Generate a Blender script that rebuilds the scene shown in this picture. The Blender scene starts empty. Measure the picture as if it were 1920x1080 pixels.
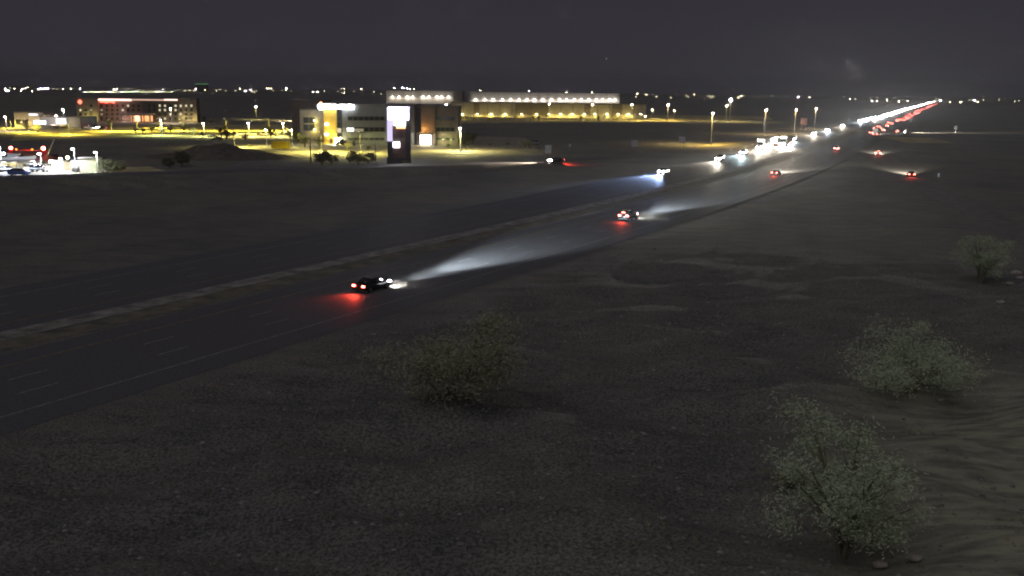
import bpy, bmesh, math, random
from mathutils import Vector, Matrix
import numpy as np

random.seed(7)
rng = np.random.default_rng(11)
R = math.radians
scene = bpy.context.scene
COL = scene.collection

# ------------------------------------------------------------------ camera
FPX, CAM_H, HL, HR = 1800.0, 21.5, 160.0, 183.0      # focal length in photo px, pole height, horizon rows left/right
ROLL = math.atan((HR - HL) / 1920.0)
PITCH = math.atan(-(((HL + HR) / 2 - 540) * math.cos(ROLL)) / FPX)
cam = bpy.data.cameras.new('camera')
cam.sensor_width = 36.0
cam.lens = 36.0 * FPX / 1920.0
cam.clip_start = 0.5
cam.clip_end = 90000
cam_ob = bpy.data.objects.new('camera', cam)
COL.objects.link(cam_ob)
cam_ob.matrix_world = Matrix.Translation((0, 0, CAM_H)) @ Matrix.Rotation(math.pi / 2 - PITCH, 4, 'X') @ Matrix.Rotation(ROLL, 4, 'Z')
scene.camera = cam_ob

# ------------------------------------------------------------------ world (night sky with city glow), moon, exposure
world = bpy.data.worlds.new('World')
scene.world = world
world.use_nodes = True
wn, wl = world.node_tree.nodes, world.node_tree.links
wn.clear()
w_out = wn.new('ShaderNodeOutputWorld')
w_bg = wn.new('ShaderNodeBackground')
w_tc = wn.new('ShaderNodeTexCoord')
w_sep = wn.new('ShaderNodeSeparateXYZ')
w_ramp = wn.new('ShaderNodeValToRGB')
w_ramp.color_ramp.elements[0].position = 0.0
w_ramp.color_ramp.elements[0].color = (0.037, 0.0345, 0.0425, 1)
w_ramp.color_ramp.elements[1].position = 0.13
w_ramp.color_ramp.elements[1].color = (0.0275, 0.026, 0.0335, 1)
wl.new(w_tc.outputs['Generated'], w_sep.inputs[0])
wl.new(w_sep.outputs['Z'], w_ramp.inputs[0])
wl.new(w_ramp.outputs[0], w_bg.inputs[0])
w_bg.inputs[1].default_value = 1.0
wl.new(w_bg.outputs[0], w_out.inputs[0])

moon = bpy.data.lights.new('moon', 'SUN')
moon.energy = 0.36
moon.color = (0.98, 0.95, 1.0)
moon.angle = R(50)
moon_ob = bpy.data.objects.new('moon', moon)
COL.objects.link(moon_ob)
moon_ob.rotation_euler = (R(38), 0, R(-35))

vs = scene.view_settings
vs.view_transform = 'Standard'
vs.look = 'None'
vs.exposure = 0.0
vs.gamma = 1.0
vs.use_curve_mapping = False
cy = scene.cycles
cy.max_bounces = 5
cy.diffuse_bounces = 2
cy.glossy_bounces = 2
cy.transmission_bounces = 3
cy.volume_bounces = 0
cy.sample_clamp_indirect = 0.15
cy.caustics_reflective = False
cy.caustics_refractive = False
cy.use_light_tree = True
cy.filter_width = 2.0
cy.use_denoising = True

# ------------------------------------------------------------------ pixel -> place
def ray(px, py):
    x, y = px - 960.0, py - 540.0
    c, s = math.cos(ROLL), math.sin(ROLL)
    xr, yd = c * x + s * y, -s * x + c * y
    fw = FPX * math.cos(PITCH) - yd * math.sin(PITCH)
    dn = FPX * math.sin(PITCH) + yd * math.cos(PITCH)
    return xr / fw, dn / fw            # per metre of depth: sideways, downwards

def G(px, py, z=0.0):
    """point of height z seen at that pixel of the ground"""
    a, d = ray(px, py)
    Y = (CAM_H - z) / d
    return Vector((a * Y, Y, z))

def AT(px, py, Y):
    """point at depth Y (given by what it stands on) seen at that pixel"""
    a, d = ray(px, py)
    return Vector((a * Y, Y, CAM_H - d * Y))

# ------------------------------------------------------------------ materials
MATS = {}
def mat(name, col, rough=0.8, var=0.0, scale=3.0, metal=0.0, spec=0.3, bump=0.0, stretch=None, col2=None, bscale=None):
    if name in MATS:
        return MATS[name]
    m = bpy.data.materials.new(name)
    m.use_nodes = True
    n, l = m.node_tree.nodes, m.node_tree.links
    b = n['Principled BSDF']
    b.inputs['Roughness'].default_value = rough
    b.inputs['Metallic'].default_value = metal
    b.inputs['Specular IOR Level'].default_value = spec
    b.inputs['Base Color'].default_value = (*col, 1)
    if var > 0 or col2:
        tc = n.new('ShaderNodeTexCoord')
        mp = n.new('ShaderNodeMapping')
        if stretch:
            mp.inputs['Scale'].default_value = stretch
        l.new(tc.outputs['Object'], mp.inputs[0])
        nz = n.new('ShaderNodeTexNoise')
        nz.inputs['Scale'].default_value = scale
        nz.inputs['Detail'].default_value = 7
        nz.inputs['Roughness'].default_value = 0.65
        l.new(mp.outputs[0], nz.inputs[0])
        rp = n.new('ShaderNodeValToRGB')
        c2 = col2 or tuple(c * (1 - var) for c in col)
        c1 = col if col2 else tuple(min(1, c * (1 + var)) for c in col)
        rp.color_ramp.elements[0].position = 0.36
        rp.color_ramp.elements[0].color = (*c2, 1)
        rp.color_ramp.elements[1].position = 0.64
        rp.color_ramp.elements[1].color = (*c1, 1)
        l.new(nz.outputs[0], rp.inputs[0])
        l.new(rp.outputs[0], b.inputs['Base Color'])
        if bump:
            bp = n.new('ShaderNodeBump')
            bp.inputs['Strength'].default_value = 1.0
            bp.inputs['Distance'].default_value = bump
            l.new(nz.outputs[0], bp.inputs['Height'])
            l.new(bp.outputs[0], b.inputs['Normal'])
    MATS[name] = m
    return m

def glow(name, col, strength):
    if name in MATS:
        return MATS[name]
    m = bpy.data.materials.new(name)
    m.use_nodes = True
    n, l = m.node_tree.nodes, m.node_tree.links
    n.clear()
    o = n.new('ShaderNodeOutputMaterial')
    e = n.new('ShaderNodeEmission')
    e.inputs[0].default_value = (*col, 1)
    e.inputs[1].default_value = strength
    l.new(e.outputs[0], o.inputs[0])
    m.cycles.emission_sampling = 'NONE'
    MATS[name] = m
    return m

def ground_mat():
    m = bpy.data.materials.new('desert_dirt')
    m.use_nodes = True
    n, l = m.node_tree.nodes, m.node_tree.links
    b = n['Principled BSDF']
    b.inputs['Roughness'].default_value = 0.95
    b.inputs['Specular IOR Level'].default_value = 0.1
    tc = n.new('ShaderNodeTexCoord')
    def noise(scale, det, st=(1, 1, 1)):
        mp = n.new('ShaderNodeMapping')
        mp.inputs['Scale'].default_value = st
        l.new(tc.outputs['Object'], mp.inputs[0])
        z = n.new('ShaderNodeTexNoise')
        z.inputs['Scale'].default_value = scale
        z.inputs['Detail'].default_value = det
        z.inputs['Roughness'].default_value = 0.62
        l.new(mp.outputs[0], z.inputs[0])
        return z.outputs[0]
    big = noise(0.035, 5)
    mid = noise(0.32, 8, (0.55, 1.3, 1))
    fine = noise(5.5, 9)
    r1 = n.new('ShaderNodeValToRGB')
    r1.color_ramp.elements[0].position = 0.38
    r1.color_ramp.elements[0].color = (0.165, 0.162, 0.155, 1)
    r1.color_ramp.elements[1].position = 0.62
    r1.color_ramp.elements[1].color = (0.225, 0.216, 0.195, 1)
    l.new(mid, r1.inputs[0])
    r2 = n.new('ShaderNodeValToRGB')
    r2.color_ramp.elements[0].position = 0.35
    r2.color_ramp.elements[0].color = (0.78, 0.79, 0.84, 1)
    r2.color_ramp.elements[1].position = 0.68
    r2.color_ramp.elements[1].color = (1.15, 1.12, 1.0, 1)
    l.new(big, r2.inputs[0])
    mx = n.new('ShaderNodeMix')
    mx.data_type = 'RGBA'
    mx.blend_type = 'MULTIPLY'
    mx.inputs[0].default_value = 1.0
    l.new(r1.outputs[0], mx.inputs[6])
    l.new(r2.outputs[0], mx.inputs[7])
    r3 = n.new('ShaderNodeValToRGB')
    r3.color_ramp.elements[0].position = 0.4
    r3.color_ramp.elements[0].color = (0.52, 0.52, 0.53, 1)
    r3.color_ramp.elements[1].position = 0.6
    r3.color_ramp.elements[1].color = (1.32, 1.31, 1.28, 1)
    l.new(fine, r3.inputs[0])
    mx2 = n.new('ShaderNodeMix')
    mx2.data_type = 'RGBA'
    mx2.blend_type = 'MULTIPLY'
    mx2.inputs[0].default_value = 1.0
    l.new(mx.outputs[2], mx2.inputs[6])
    l.new(r3.outputs[0], mx2.inputs[7])
    at = n.new('ShaderNodeAttribute'); at.attribute_name = 'gravel'  # gravel blend, lightened to carry the glow on the near right
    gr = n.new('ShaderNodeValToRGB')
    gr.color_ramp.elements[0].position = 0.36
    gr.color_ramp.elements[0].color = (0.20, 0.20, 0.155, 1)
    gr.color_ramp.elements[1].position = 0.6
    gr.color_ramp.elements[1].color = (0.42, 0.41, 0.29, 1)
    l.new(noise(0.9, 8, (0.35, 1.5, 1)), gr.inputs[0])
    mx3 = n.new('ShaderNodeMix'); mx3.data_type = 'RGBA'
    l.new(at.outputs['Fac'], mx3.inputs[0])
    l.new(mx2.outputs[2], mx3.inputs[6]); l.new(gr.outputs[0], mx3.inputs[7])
    l.new(mx3.outputs[2], b.inputs['Base Color'])
    bp = n.new('ShaderNodeBump')
    bp.inputs['Distance'].default_value = 0.25
    bp.inputs['Strength'].default_value = 0.6
    l.new(mid, bp.inputs['Height'])
    bp2 = n.new('ShaderNodeBump')
    bp2.inputs['Distance'].default_value = 0.06
    l.new(fine, bp2.inputs['Height'])
    l.new(bp.outputs[0], bp2.inputs['Normal'])
    l.new(bp2.outputs[0], b.inputs['Normal'])
    return m

DIRT = ground_mat()
ASPHALT = mat('asphalt', (0.118, 0.116, 0.122), 0.66, 0.22, 3.5, spec=0.3, bump=0.01)
LOTASPH = mat('lot_asphalt', (0.16, 0.155, 0.14), 0.8, 0.3, 0.25)
CONCRETE = mat('concrete', (0.42, 0.40, 0.36), 0.85, 0.2, 0.4)
PALEGRAVEL = mat('pale_gravel', (0.36, 0.34, 0.28), 0.9, 0.3, 0.5)
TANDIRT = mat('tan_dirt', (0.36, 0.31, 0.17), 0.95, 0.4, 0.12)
WHITEPAINT = mat('white_road_paint', (0.27, 0.27, 0.265), 0.6, 0.4, 2.0)
YELLOWPAINT = mat('yellow_road_paint', (0.28, 0.22, 0.09), 0.6, 0.4, 2.0)
METAL = mat('galvanised_metal', (0.42, 0.43, 0.44), 0.45, 0.1, 4, metal=0.6)
DARKMETAL = mat('dark_metal', (0.05, 0.05, 0.055), 0.5, 0.2, 4)
STUCCO = mat('warm_stucco', (0.40, 0.38, 0.33), 0.9, 0.12, 0.5)
STUCCO2 = mat('taupe_stucco', (0.26, 0.22, 0.19), 0.9, 0.12, 0.5)
GREYWALL = mat('grey_panel_wall', (0.20, 0.215, 0.22), 0.8, 0.1, 0.4)
BROWNWALL = mat('brown_panel_wall', (0.27, 0.20, 0.16), 0.8, 0.12, 0.5)
TILTUP = mat('tilt_up_concrete', (0.42, 0.38, 0.31), 0.9, 0.1, 0.2)
TILTUP2 = mat('tilt_up_band', (0.20, 0.17, 0.14), 0.9, 0.1, 0.2)
GLASS = mat('dark_window_glass', (0.02, 0.025, 0.03), 0.12, 0.2, 1.0, spec=0.6)
FRAME = mat('window_frame', (0.10, 0.10, 0.10), 0.6, 0.1, 3)
ROOF = mat('flat_roof', (0.22, 0.21, 0.20), 0.9, 0.2, 0.3)
BARK = mat('bark', (0.20, 0.18, 0.12), 0.9, 0.3, 6)
LEAF = {
    'pale': mat('pale_leaf', (0.62, 0.70, 0.46), 0.8, 0.5, 0.9, col2=(0.44, 0.52, 0.33)),
    'olive': mat('olive_leaf', (0.40, 0.41, 0.27), 0.8, 0.5, 0.9, col2=(0.29, 0.30, 0.19)),
    'dark': mat('dark_leaf', (0.13, 0.135, 0.09), 0.8, 0.5, 0.9, col2=(0.09, 0.095, 0.06)),
    'yellow': mat('yellow_leaf', (0.20, 0.20, 0.06), 0.8, 0.5, 0.9, col2=(0.09, 0.10, 0.03)),
}
TYRE = mat('tyre_rubber', (0.02, 0.02, 0.02), 0.85, 0.2, 8)
RIM = mat('alloy_rim', (0.45, 0.45, 0.46), 0.35, 0.1, 8, metal=0.8)
CARGLASS = mat('car_glass', (0.015, 0.017, 0.02), 0.08, 0.1, 2, spec=0.6)
HEAD_W = glow('headlight_warm_white', (1.0, 0.93, 0.82), 2500)
HEAD_C = glow('headlight_cool_white', (0.72, 0.82, 1.0), 2500)
TAIL = glow('taillight_red', (1.0, 0.09, 0.06), 40)
TAIL_HOT = glow('taillight_brake_red', (1.0, 0.16, 0.12), 60)
MARKER = glow('marker_amber', (1.0, 0.28, 0.04), 5)
LAMP_W = glow('lamp_white', (0.97, 0.95, 1.0), 400)
LAMP_Y = glow('lamp_yellow', (1.0, 0.86, 0.48), 160)
LAMP_WARM = glow('lamp_warm', (1.0, 0.80, 0.62), 400)
OFFLENS = mat('unlit_lens', (0.35, 0.33, 0.32), 0.3, 0.1, 3)
OFFRED = mat('unlit_red_lens', (0.25, 0.02, 0.02), 0.3, 0.1, 3)

# ------------------------------------------------------------------ mesh helper
class MB:
    def __init__(self):
        self.v, self.f, self.m = [], [], []
    def quad(self, a, b, c, d, mi=0):
        i = len(self.v)
        self.v += [tuple(a), tuple(b), tuple(c), tuple(d)]
        self.f.append((i, i + 1, i + 2, i + 3)); self.m.append(mi)
    def poly(self, pts, mi=0):
        i = len(self.v)
        self.v += [tuple(p) for p in pts]
        self.f.append(tuple(range(i, i + len(pts)))); self.m.append(mi)
    def box(self, x0, x1, y0, y1, z0, z1, mi=0, bev=0.0, taper=0.0):
        i = len(self.v)
        t = taper
        self.v += [(x0, y0, z0), (x1, y0, z0), (x1, y1, z0), (x0, y1, z0),
                   (x0 + t, y0 + t, z1), (x1 - t, y0 + t, z1), (x1 - t, y1 - t, z1), (x0 + t, y1 - t, z1)]
        for q in ((3, 2, 1, 0), (4, 5, 6, 7), (0, 1, 5, 4), (1, 2, 6, 5), (2, 3, 7, 6), (3, 0, 4, 7)):
            self.f.append(tuple(i + k for k in q)); self.m.append(mi)
        return self
    def tube(self, pts, rad, n=8, mi=0, cap=True):
        pts = [Vector(p) for p in pts]
        if not isinstance(rad, (list, tuple)):
            rad = [rad] * len(pts)
        base = len(self.v)
        prev = None
        for k, p in enumerate(pts):
            d = (pts[min(k + 1, len(pts) - 1)] - pts[max(k - 1, 0)])
            if d.length < 1e-6:
                d = Vector((0, 0, 1))
            d.normalize()
            u = d.cross(Vector((0, 0, 1)) if abs(d.z) < 0.9 else Vector((1, 0, 0))).normalized()
            if prev is not None and u.dot(prev) < 0:
                u = -u
            prev = u
            w = d.cross(u)
            for j in range(n):
                a = 2 * math.pi * j / n
                self.v.append(tuple(p + (u * math.cos(a) + w * math.sin(a)) * rad[k]))
        for k in range(len(pts) - 1):
            for j in range(n):
                a = base + k * n + j; b = base + k * n + (j + 1) % n
                self.f.append((a, b, b + n, a + n)); self.m.append(mi)
        if cap:
            self.f.append(tuple(base + j for j in reversed(range(n)))); self.m.append(mi)
            e = base + (len(pts) - 1) * n
            self.f.append(tuple(e + j for j in range(n))); self.m.append(mi)
        return self
    def cyl(self, c0, c1, r, n=12, mi=0):
        return self.tube([c0, c1], r, n, mi)
    def ball(self, c, r, n=8, m=5, mi=0, sq=(1, 1, 1)):
        i = len(self.v)
        c = Vector(c)
        for a in range(m + 1):
            th = math.pi * a / m
            for b in range(n):
                ph = 2 * math.pi * b / n
                self.v.append((c.x + r * sq[0] * math.sin(th) * math.cos(ph), c.y + r * sq[1] * math.sin(th) * math.sin(ph), c.z + r * sq[2] * math.cos(th)))
        for a in range(m):
            for b in range(n):
                self.f.append((i + a * n + b, i + (a + 1) * n + b, i + (a + 1) * n + (b + 1) % n, i + a * n + (b + 1) % n)); self.m.append(mi)
        return self
    def prism(self, prof, y0, y1, inset=0.0, mi=0):
        """side profile (x,z) extruded along y"""
        n = len(prof); i = len(self.v)
        for y in (y0, y1):
            for (x, z) in prof:
                self.v.append((x, y, z))
        self.f.append(tuple(i + k for k in range(n))); self.m.append(mi)
        self.f.append(tuple(i + n + k for k in reversed(range(n)))); self.m.append(mi)
        for k in range(n):
            k2 = (k + 1) % n
            self.f.append((i + k2, i + k, i + n + k, i + n + k2)); self.m.append(mi)
        return self
    def mesh(self, name, mats, smooth=False):
        me = bpy.data.meshes.new(name)
        me.from_pydata(self.v, [], self.f)
        for m in (mats if isinstance(mats, (list, tuple)) else [mats]):
            me.materials.append(m)
        if any(self.m):
            me.polygons.foreach_set('material_index', self.m)
        if smooth:
            me.polygons.foreach_set('use_smooth', [True] * len(me.polygons))
        me.validate()
        me.update()
        return me
    def build(self, name, mats, parent=None, smooth=False, loc=None):
        return link(name, self.mesh(name, mats, smooth), parent, loc)

def link(name, data, parent=None, loc=None, rz=0.0):
    o = bpy.data.objects.new(name, data)
    COL.objects.link(o)
    if parent:
        o.parent = parent
    if loc is not None:
        o.location = loc
    if rz:
        o.rotation_euler = (0, 0, rz)
    return o

def thing(name, label, cat, loc=(0, 0, 0), rz=0.0, group=None):
    o = bpy.data.objects.new(name, None)
    o.empty_display_size = 0.5
    COL.objects.link(o)
    o.location = loc
    o.rotation_euler = (0, 0, rz)
    return tag(o, label, cat, group)

def tag(o, label, cat, group=None):
    o['label'] = label
    o['category'] = cat
    if group:
        o['group'] = group
    return o

def struct(o, kind='structure'):
    o['kind'] = kind
    return o

def dup(root, loc, rz, label, group=None):
    def cp(o, parent):
        c = o.copy()
        COL.objects.link(c)
        c.parent = parent
        for ch in KIDS.get(o.name, ()):
            cp(ch, c)
        return c
    r = cp(root, None)
    r.location = loc
    r.rotation_euler = (0, 0, rz)
    r['label'] = label
    if group:
        r['group'] = group
    elif 'group' in r:
        del r['group']
    return r

KIDS = {}
def freeze(root):
    """remember a prototype's tree, so that copies need no scene search"""
    def walk(o):
        KIDS[o.name] = list(o.children)
        for c in o.children:
            walk(c)
    walk(root)
    return root

def remove_tree(o):
    for c in list(o.children):
        remove_tree(c)
    bpy.data.objects.remove(o)

def lamp(parent, loc, power, col, kind='POINT', rad=0.25, aim=None, cone=150, blend=0.6, name='lamp_light'):
    d = bpy.data.lights.new(name, kind)
    d.energy = power
    d.color = col
    d.shadow_soft_size = rad
    if kind == 'SPOT':
        d.spot_size = R(cone)
        d.spot_blend = blend
    o = bpy.data.objects.new(name, d)
    COL.objects.link(o)
    if parent:
        o.parent = parent
    o.location = loc
    if kind == 'SPOT':
        v = Vector(aim if aim is not None else (0, 0, -1))
        o.rotation_euler = v.to_track_quat('-Z', 'Y').to_euler()
    return o

YEL = (1.0, 0.80, 0.18)
WHT = (0.95, 0.97, 1.0)
WARM = (1.0, 0.76, 0.50)

# ------------------------------------------------------------------ the highway's line
def heading(s):
    if s < 80: return R(30)
    if s < 330: return R(30 - 6 * (s - 80) / 250.0)
    return R(24)
_S = [-140.0]
while _S[-1] < 9000:
    s = _S[-1]
    _S.append(s + (3.0 if s < 700 else 30.0))
_P = []
p = Vector((-33.7, 60.3)) - Vector((math.sin(R(30)), math.cos(R(30)))) * 140
for i, s in enumerate(_S):
    _P.append(p.copy())
    if i + 1 < len(_S):
        h = heading((s + _S[i + 1]) / 2)
        p = p + Vector((math.sin(h), math.cos(h))) * (_S[i + 1] - s)
_SA = np.array(_S); _PA = np.array([tuple(q) for q in _P])
def RP(s, o, z=0.0):
    x = np.interp(s, _SA, _PA[:, 0]); y = np.interp(s, _SA, _PA[:, 1])
    h = heading(s)
    return Vector((x - o * math.cos(h), y + o * math.sin(h), z))
def SO(P):
    d = (_PA[:, 0] - P[0]) ** 2 + (_PA[:, 1] - P[1]) ** 2
    i = int(d.argmin())
    h = heading(_S[i])
    dx, dy = P[0] - _PA[i, 0], P[1] - _PA[i, 1]
    return _S[i] + dx * math.sin(h) + dy * math.cos(h), -dx * math.cos(h) + dy * math.sin(h)

# ------------------------------------------------------------------ ground
def smooth(a, b, x):
    t = np.clip((x - a) / (b - a), 0, 1)
    return t * t * (3 - 2 * t)
NA, NR = 300, 240
ang = np.linspace(0, 2 * np.pi, NA, endpoint=False)
rad = np.concatenate([[0.0], np.exp(np.linspace(np.log(6.0), np.log(60000.0), NR))])
X = np.outer(rad[1:], np.sin(ang)).ravel(); Y = np.outer(rad[1:], np.cos(ang)).ravel()
Z = np.zeros_like(X)
for k in range(26):
    a = rng.uniform(0, 2 * np.pi); w = rng.uniform(3.0, 22.0)
    Z += 0.018 * w * np.sin((X * np.cos(a) + Y * np.sin(a) * 1.6) * 2 * np.pi / w + rng.uniform(0, 6.3)) / 2.2
rr = np.hypot(X, Y)
near = rr < 400
off = np.full_like(X, 1e3)
d2 = ((X[near, None] - _PA[None, :400, 0]) ** 2 + (Y[near, None] - _PA[None, :400, 1]) ** 2)
j = d2.argmin(1)
hh = np.array([heading(_S[q]) for q in j])
off[near] = -(X[near] - _PA[j, 0]) * np.cos(hh) + (Y[near] - _PA[j, 1]) * np.sin(hh)
m = smooth(5, 14, -off) + smooth(45, 55, off) * (off < 900)
amp = m * (1 - smooth(80, 150, rr))
Z = (Z + 0.12) * amp
verts = np.concatenate([[[0, 0, 0.1]], np.stack([X, Y, Z], 1)])
faces = []
for jx in range(NA):
    faces.append((0, 1 + (jx + 1) % NA, 1 + jx))
idx = np.arange(NR * NA).reshape(NR, NA) + 1
a_, b_ = idx[:-1], idx[1:]
q = np.stack([a_, np.roll(a_, -1, 1), np.roll(b_, -1, 1), b_], -1).reshape(-1, 4)
faces += [tuple(int(v) for v in r_) for r_ in q]
me = bpy.data.meshes.new('ground')
me.from_pydata(verts.tolist(), [], faces)
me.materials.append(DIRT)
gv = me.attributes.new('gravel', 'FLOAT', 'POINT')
lit_gravel_mask = smooth(8, 26, X + (45 - Y) * .35) * (1 - smooth(58, 84, Y)) * (Y > 0)  # olive gravel at near right, its paleness stands in for lamplight
gv.data.foreach_set('value', np.concatenate([[0.0], lit_gravel_mask]).astype(np.float32))
me.polygons.foreach_set('use_smooth', [True] * len(me.polygons))
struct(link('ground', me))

def scatter(name, n, m, maker, rmin, rmax, power=1.0):
    b = MB(); rs = random.Random(len(name) * 7 + n)
    zz = verts[:, 2]
    for k in range(n):
        r_ = rmin + (rmax - rmin) * rs.random() ** power; a_ = rs.uniform(-.62, .66)
        x, y = r_ * math.sin(a_), r_ * math.cos(a_)
        dx = (_PA[:90, 0] - x) ** 2 + (_PA[:90, 1] - y) ** 2; q_ = int(dx.argmin()); h_ = heading(_S[q_])
        o_ = -(x - _PA[q_, 0]) * math.cos(h_) + (y - _PA[q_, 1]) * math.sin(h_)
        if -5 < o_ < 43: continue
        fr = (math.log(r_) - math.log(6.0)) / (math.log(60000.0) - math.log(6.0)) * (NR - 1)
        i0 = int(fr); j0 = int((a_ % (2 * math.pi)) / (2 * math.pi) * NA)
        ring = lambda i_, jj: zz[1 + i_ * NA + jj % NA]
        tr_ = fr - i0; tj = (a_ % (2 * math.pi)) / (2 * math.pi) * NA - j0
        z = (ring(i0, j0) * (1 - tj) + ring(i0, j0 + 1) * tj) * (1 - tr_) + (ring(i0 + 1, j0) * (1 - tj) + ring(i0 + 1, j0 + 1) * tj) * tr_
        maker(b, rs, x, y, float(z))
    struct(b.build(name, m), 'stuff')
def stone(b, rs, x, y, z):
    r_ = .04 + .13 * rs.random() ** 3
    i = len(b.v)
    for k in range(5):
        a_ = k * 1.2566 + rs.uniform(-.3, .3)
        b.v.append((x + r_ * 1.3 * math.cos(a_), y + r_ * math.sin(a_), z - .02 + rs.uniform(0, .3) * r_))
    b.v.append((x + rs.uniform(-.3, .3) * r_, y + rs.uniform(-.3, .3) * r_, z + r_ * rs.uniform(.5, .9)))
    for k in range(5):
        b.f.append((i + k, i + (k + 1) % 5, i + 5)); b.m.append(0)
def tuft(b, rs, x, y, z):
    n_ = rs.randint(5, 9); h_ = rs.uniform(.12, .38)
    for k in range(n_):
        a_ = rs.uniform(0, 6.28); l_ = h_ * rs.uniform(.5, 1.1); w_ = .018
        bx, by = x + rs.uniform(-.12, .12), y + rs.uniform(-.12, .12)
        tx, ty = bx + l_ * .7 * math.cos(a_), by + l_ * .7 * math.sin(a_)
        b.poly([(bx - w_ * math.sin(a_), by + w_ * math.cos(a_), z - .02), (bx + w_ * math.sin(a_), by - w_ * math.cos(a_), z - .02), (tx, ty, z + l_)])
scatter('scattered_stones', 9000, mat('loose_stone', (.235, .222, .205), .9, .5, 1.5), stone, 30, 130, 1.3)
scatter('dry_grass', 2600, mat('dry_grass', (.30, .27, .17), .9, .4, .8), tuft, 30, 140, 1.3)

def strip(name, o0, o1, z, m, s0=-130, s1=8000, parent=None):
    b = MB()
    ss = [s for s in _S if s0 <= s <= s1]
    prev = None
    for s in ss:
        a, c = RP(s, o0, z), RP(s, o1, z)
        if prev:
            b.quad(prev[0], a, c, prev[1])
        prev = (a, c)
    return b.build(name, m, parent)
struct(strip('highway_eastbound', 14.2, -3.2, 0.02, ASPHALT))
struct(strip('highway_westbound', 39.0, 21.4, 0.02, ASPHALT))
struct(strip('median_gravel', 21.0, 15.2, 0.012, mat('median_dirt', (0.17, 0.155, 0.12), 0.95, 0.35, 0.4)))
struct(strip('shoulder_gravel', 21.3, 18.4, 0.035, mat('shoulder_dirt', (.25, .235, .21), .95, .45, .5, stretch=(1, 1, 1)), -130, 600))
EBR = bpy.data.objects['highway_eastbound']; WBR = bpy.data.objects['highway_westbound']
strip('edge_line', 0.09, -0.09, 0.026, WHITEPAINT, -130, 900, EBR)
strip('edge_line', 11.06, 10.88, 0.026, YELLOWPAINT, -130, 900, EBR)
strip('edge_line', 35.2, 35.02, 0.026, WHITEPAINT, -130, 900, WBR)
strip('edge_line', 24.2, 24.02, 0.026, YELLOWPAINT, -130, 900, WBR)
dm = MB(); dm.box(-1.6, 1.6, -0.08, 0.08, 0.0, 0.006)
dash_me = dm.mesh('lane_dash', WHITEPAINT)
for par, offs in ((EBR, (3.66, 7.32)), (WBR, (27.8, 31.4))):
    for o in offs:
        # phase set from a dash seen at (800,530)
        s_ref, _ = SO(G(812, 527))
        ph = s_ref % 12.19
        for k in range(-9, 44):
            s = s_ref + 12.19 * k + (1.6 if o in (7.32, 31.4) else 0)
            P = RP(s, o, 0.024)
            d = link('lane_dash', dash_me, par, P, math.pi / 2 - heading(s))

def sheet(name, pts, z, m, kind='structure'):
    b = MB()
    b.poly([G(px, py, z) for px, py in pts])
    o = b.build(name, m)
    if o.data.polygons[0].normal.z < 0:
        o.data.flip_normals()
    return struct(o, kind)
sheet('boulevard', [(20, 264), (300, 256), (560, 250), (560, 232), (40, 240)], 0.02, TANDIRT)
sheet('hotel_parking', [(-60, 252), (40, 244), (380, 234), (600, 231), (560, 218), (140, 222), (-60, 238)], 0.03, LOTASPH)
sheet('office_parking', [(395, 268), (500, 285), (1010, 283), (985, 258), (600, 246), (420, 248)], 0.03, mat('lot_concrete', (0.26, 0.24, 0.19), 0.9, 0.25, 0.15))
sheet('local_street', [(430, 312), (1012, 301), (1035, 290), (480, 292)], 0.02, mat('street_asphalt', (0.15, 0.155, 0.16), 0.8, 0.25, 0.3))
sheet('yard_pavement', [(-120, 350), (175, 336), (205, 318), (160, 300), (-120, 300)], 0.02, CONCRETE)
sheet('yard_verge', [(180, 332), (330, 326), (280, 312), (205, 314)], 0.015, TANDIRT)
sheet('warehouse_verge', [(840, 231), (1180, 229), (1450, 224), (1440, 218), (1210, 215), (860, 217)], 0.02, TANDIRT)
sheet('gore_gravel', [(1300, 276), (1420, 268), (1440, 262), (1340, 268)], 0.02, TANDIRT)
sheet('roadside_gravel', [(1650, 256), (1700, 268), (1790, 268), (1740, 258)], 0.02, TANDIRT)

# westbound exit ramp on its embankment
crest = [(-260, 346, 2.2), (0, 338, 2.2), (190, 331, 2.2), (400, 325, 2.2), (600, 318.5, 2.2), (780, 312, 2.0), (900, 309, 1.6), (1010, 306, 1.1), (1100, 301, .6), (1200, 294, .15)]
cp = [G(x, y, z) for x, y, z in crest]
emb, rd = MB(), MB()
rows = []
for i, P in enumerate(cp):
    t = (cp[min(i + 1, len(cp) - 1)] - cp[max(i - 1, 0)]); t.z = 0; t.normalize()
    nrm = Vector((t.y, -t.x, 0))            # towards the camera
    if nrm.y > 0: nrm = -nrm
    z = P.z
    flat = lambda v, zz: Vector((v.x, v.y, zz))
    rows.append((flat(P + nrm * (3.2 * z + 1), -0.02), P, flat(P - nrm * 10.5, z), flat(P - nrm * (12.0 + 2.2 * z), -0.02), flat(P - nrm * 1.2, z + .02), flat(P - nrm * 9.5, z + .02)))
for a, b in zip(rows, rows[1:]):
    for k in range(3):
        emb.quad(a[k], b[k], b[k + 1], a[k + 1])
    rd.quad(a[4], b[4], b[5], a[5])
struct(emb.build('ramp_embankment', DIRT))
struct(rd.build('exit_ramp', ASPHALT))

# eastbound entry ramp
er = MB(); pts = [Vector((70, 80)), Vector((84, 160)), Vector((109, 265)), Vector((136, 361)), Vector((168, 440)), Vector((205, 528)), Vector((250, 632))]
pr = None
for i, P in enumerate(pts):
    t = (pts[min(i + 1, 6)] - pts[max(i - 1, 0)]).normalized(); nn = Vector((t.y, -t.x)) * 4.0
    cur = (Vector((*(P - nn), 0.014)), Vector((*(P + nn), 0.014)))
    if pr: er.quad(pr[0], pr[1], cur[1], cur[0])
    pr = cur
struct(er.build('entry_ramp', mat('worn_asphalt', (.17, .165, .15), .85, .25, .4)))

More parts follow.
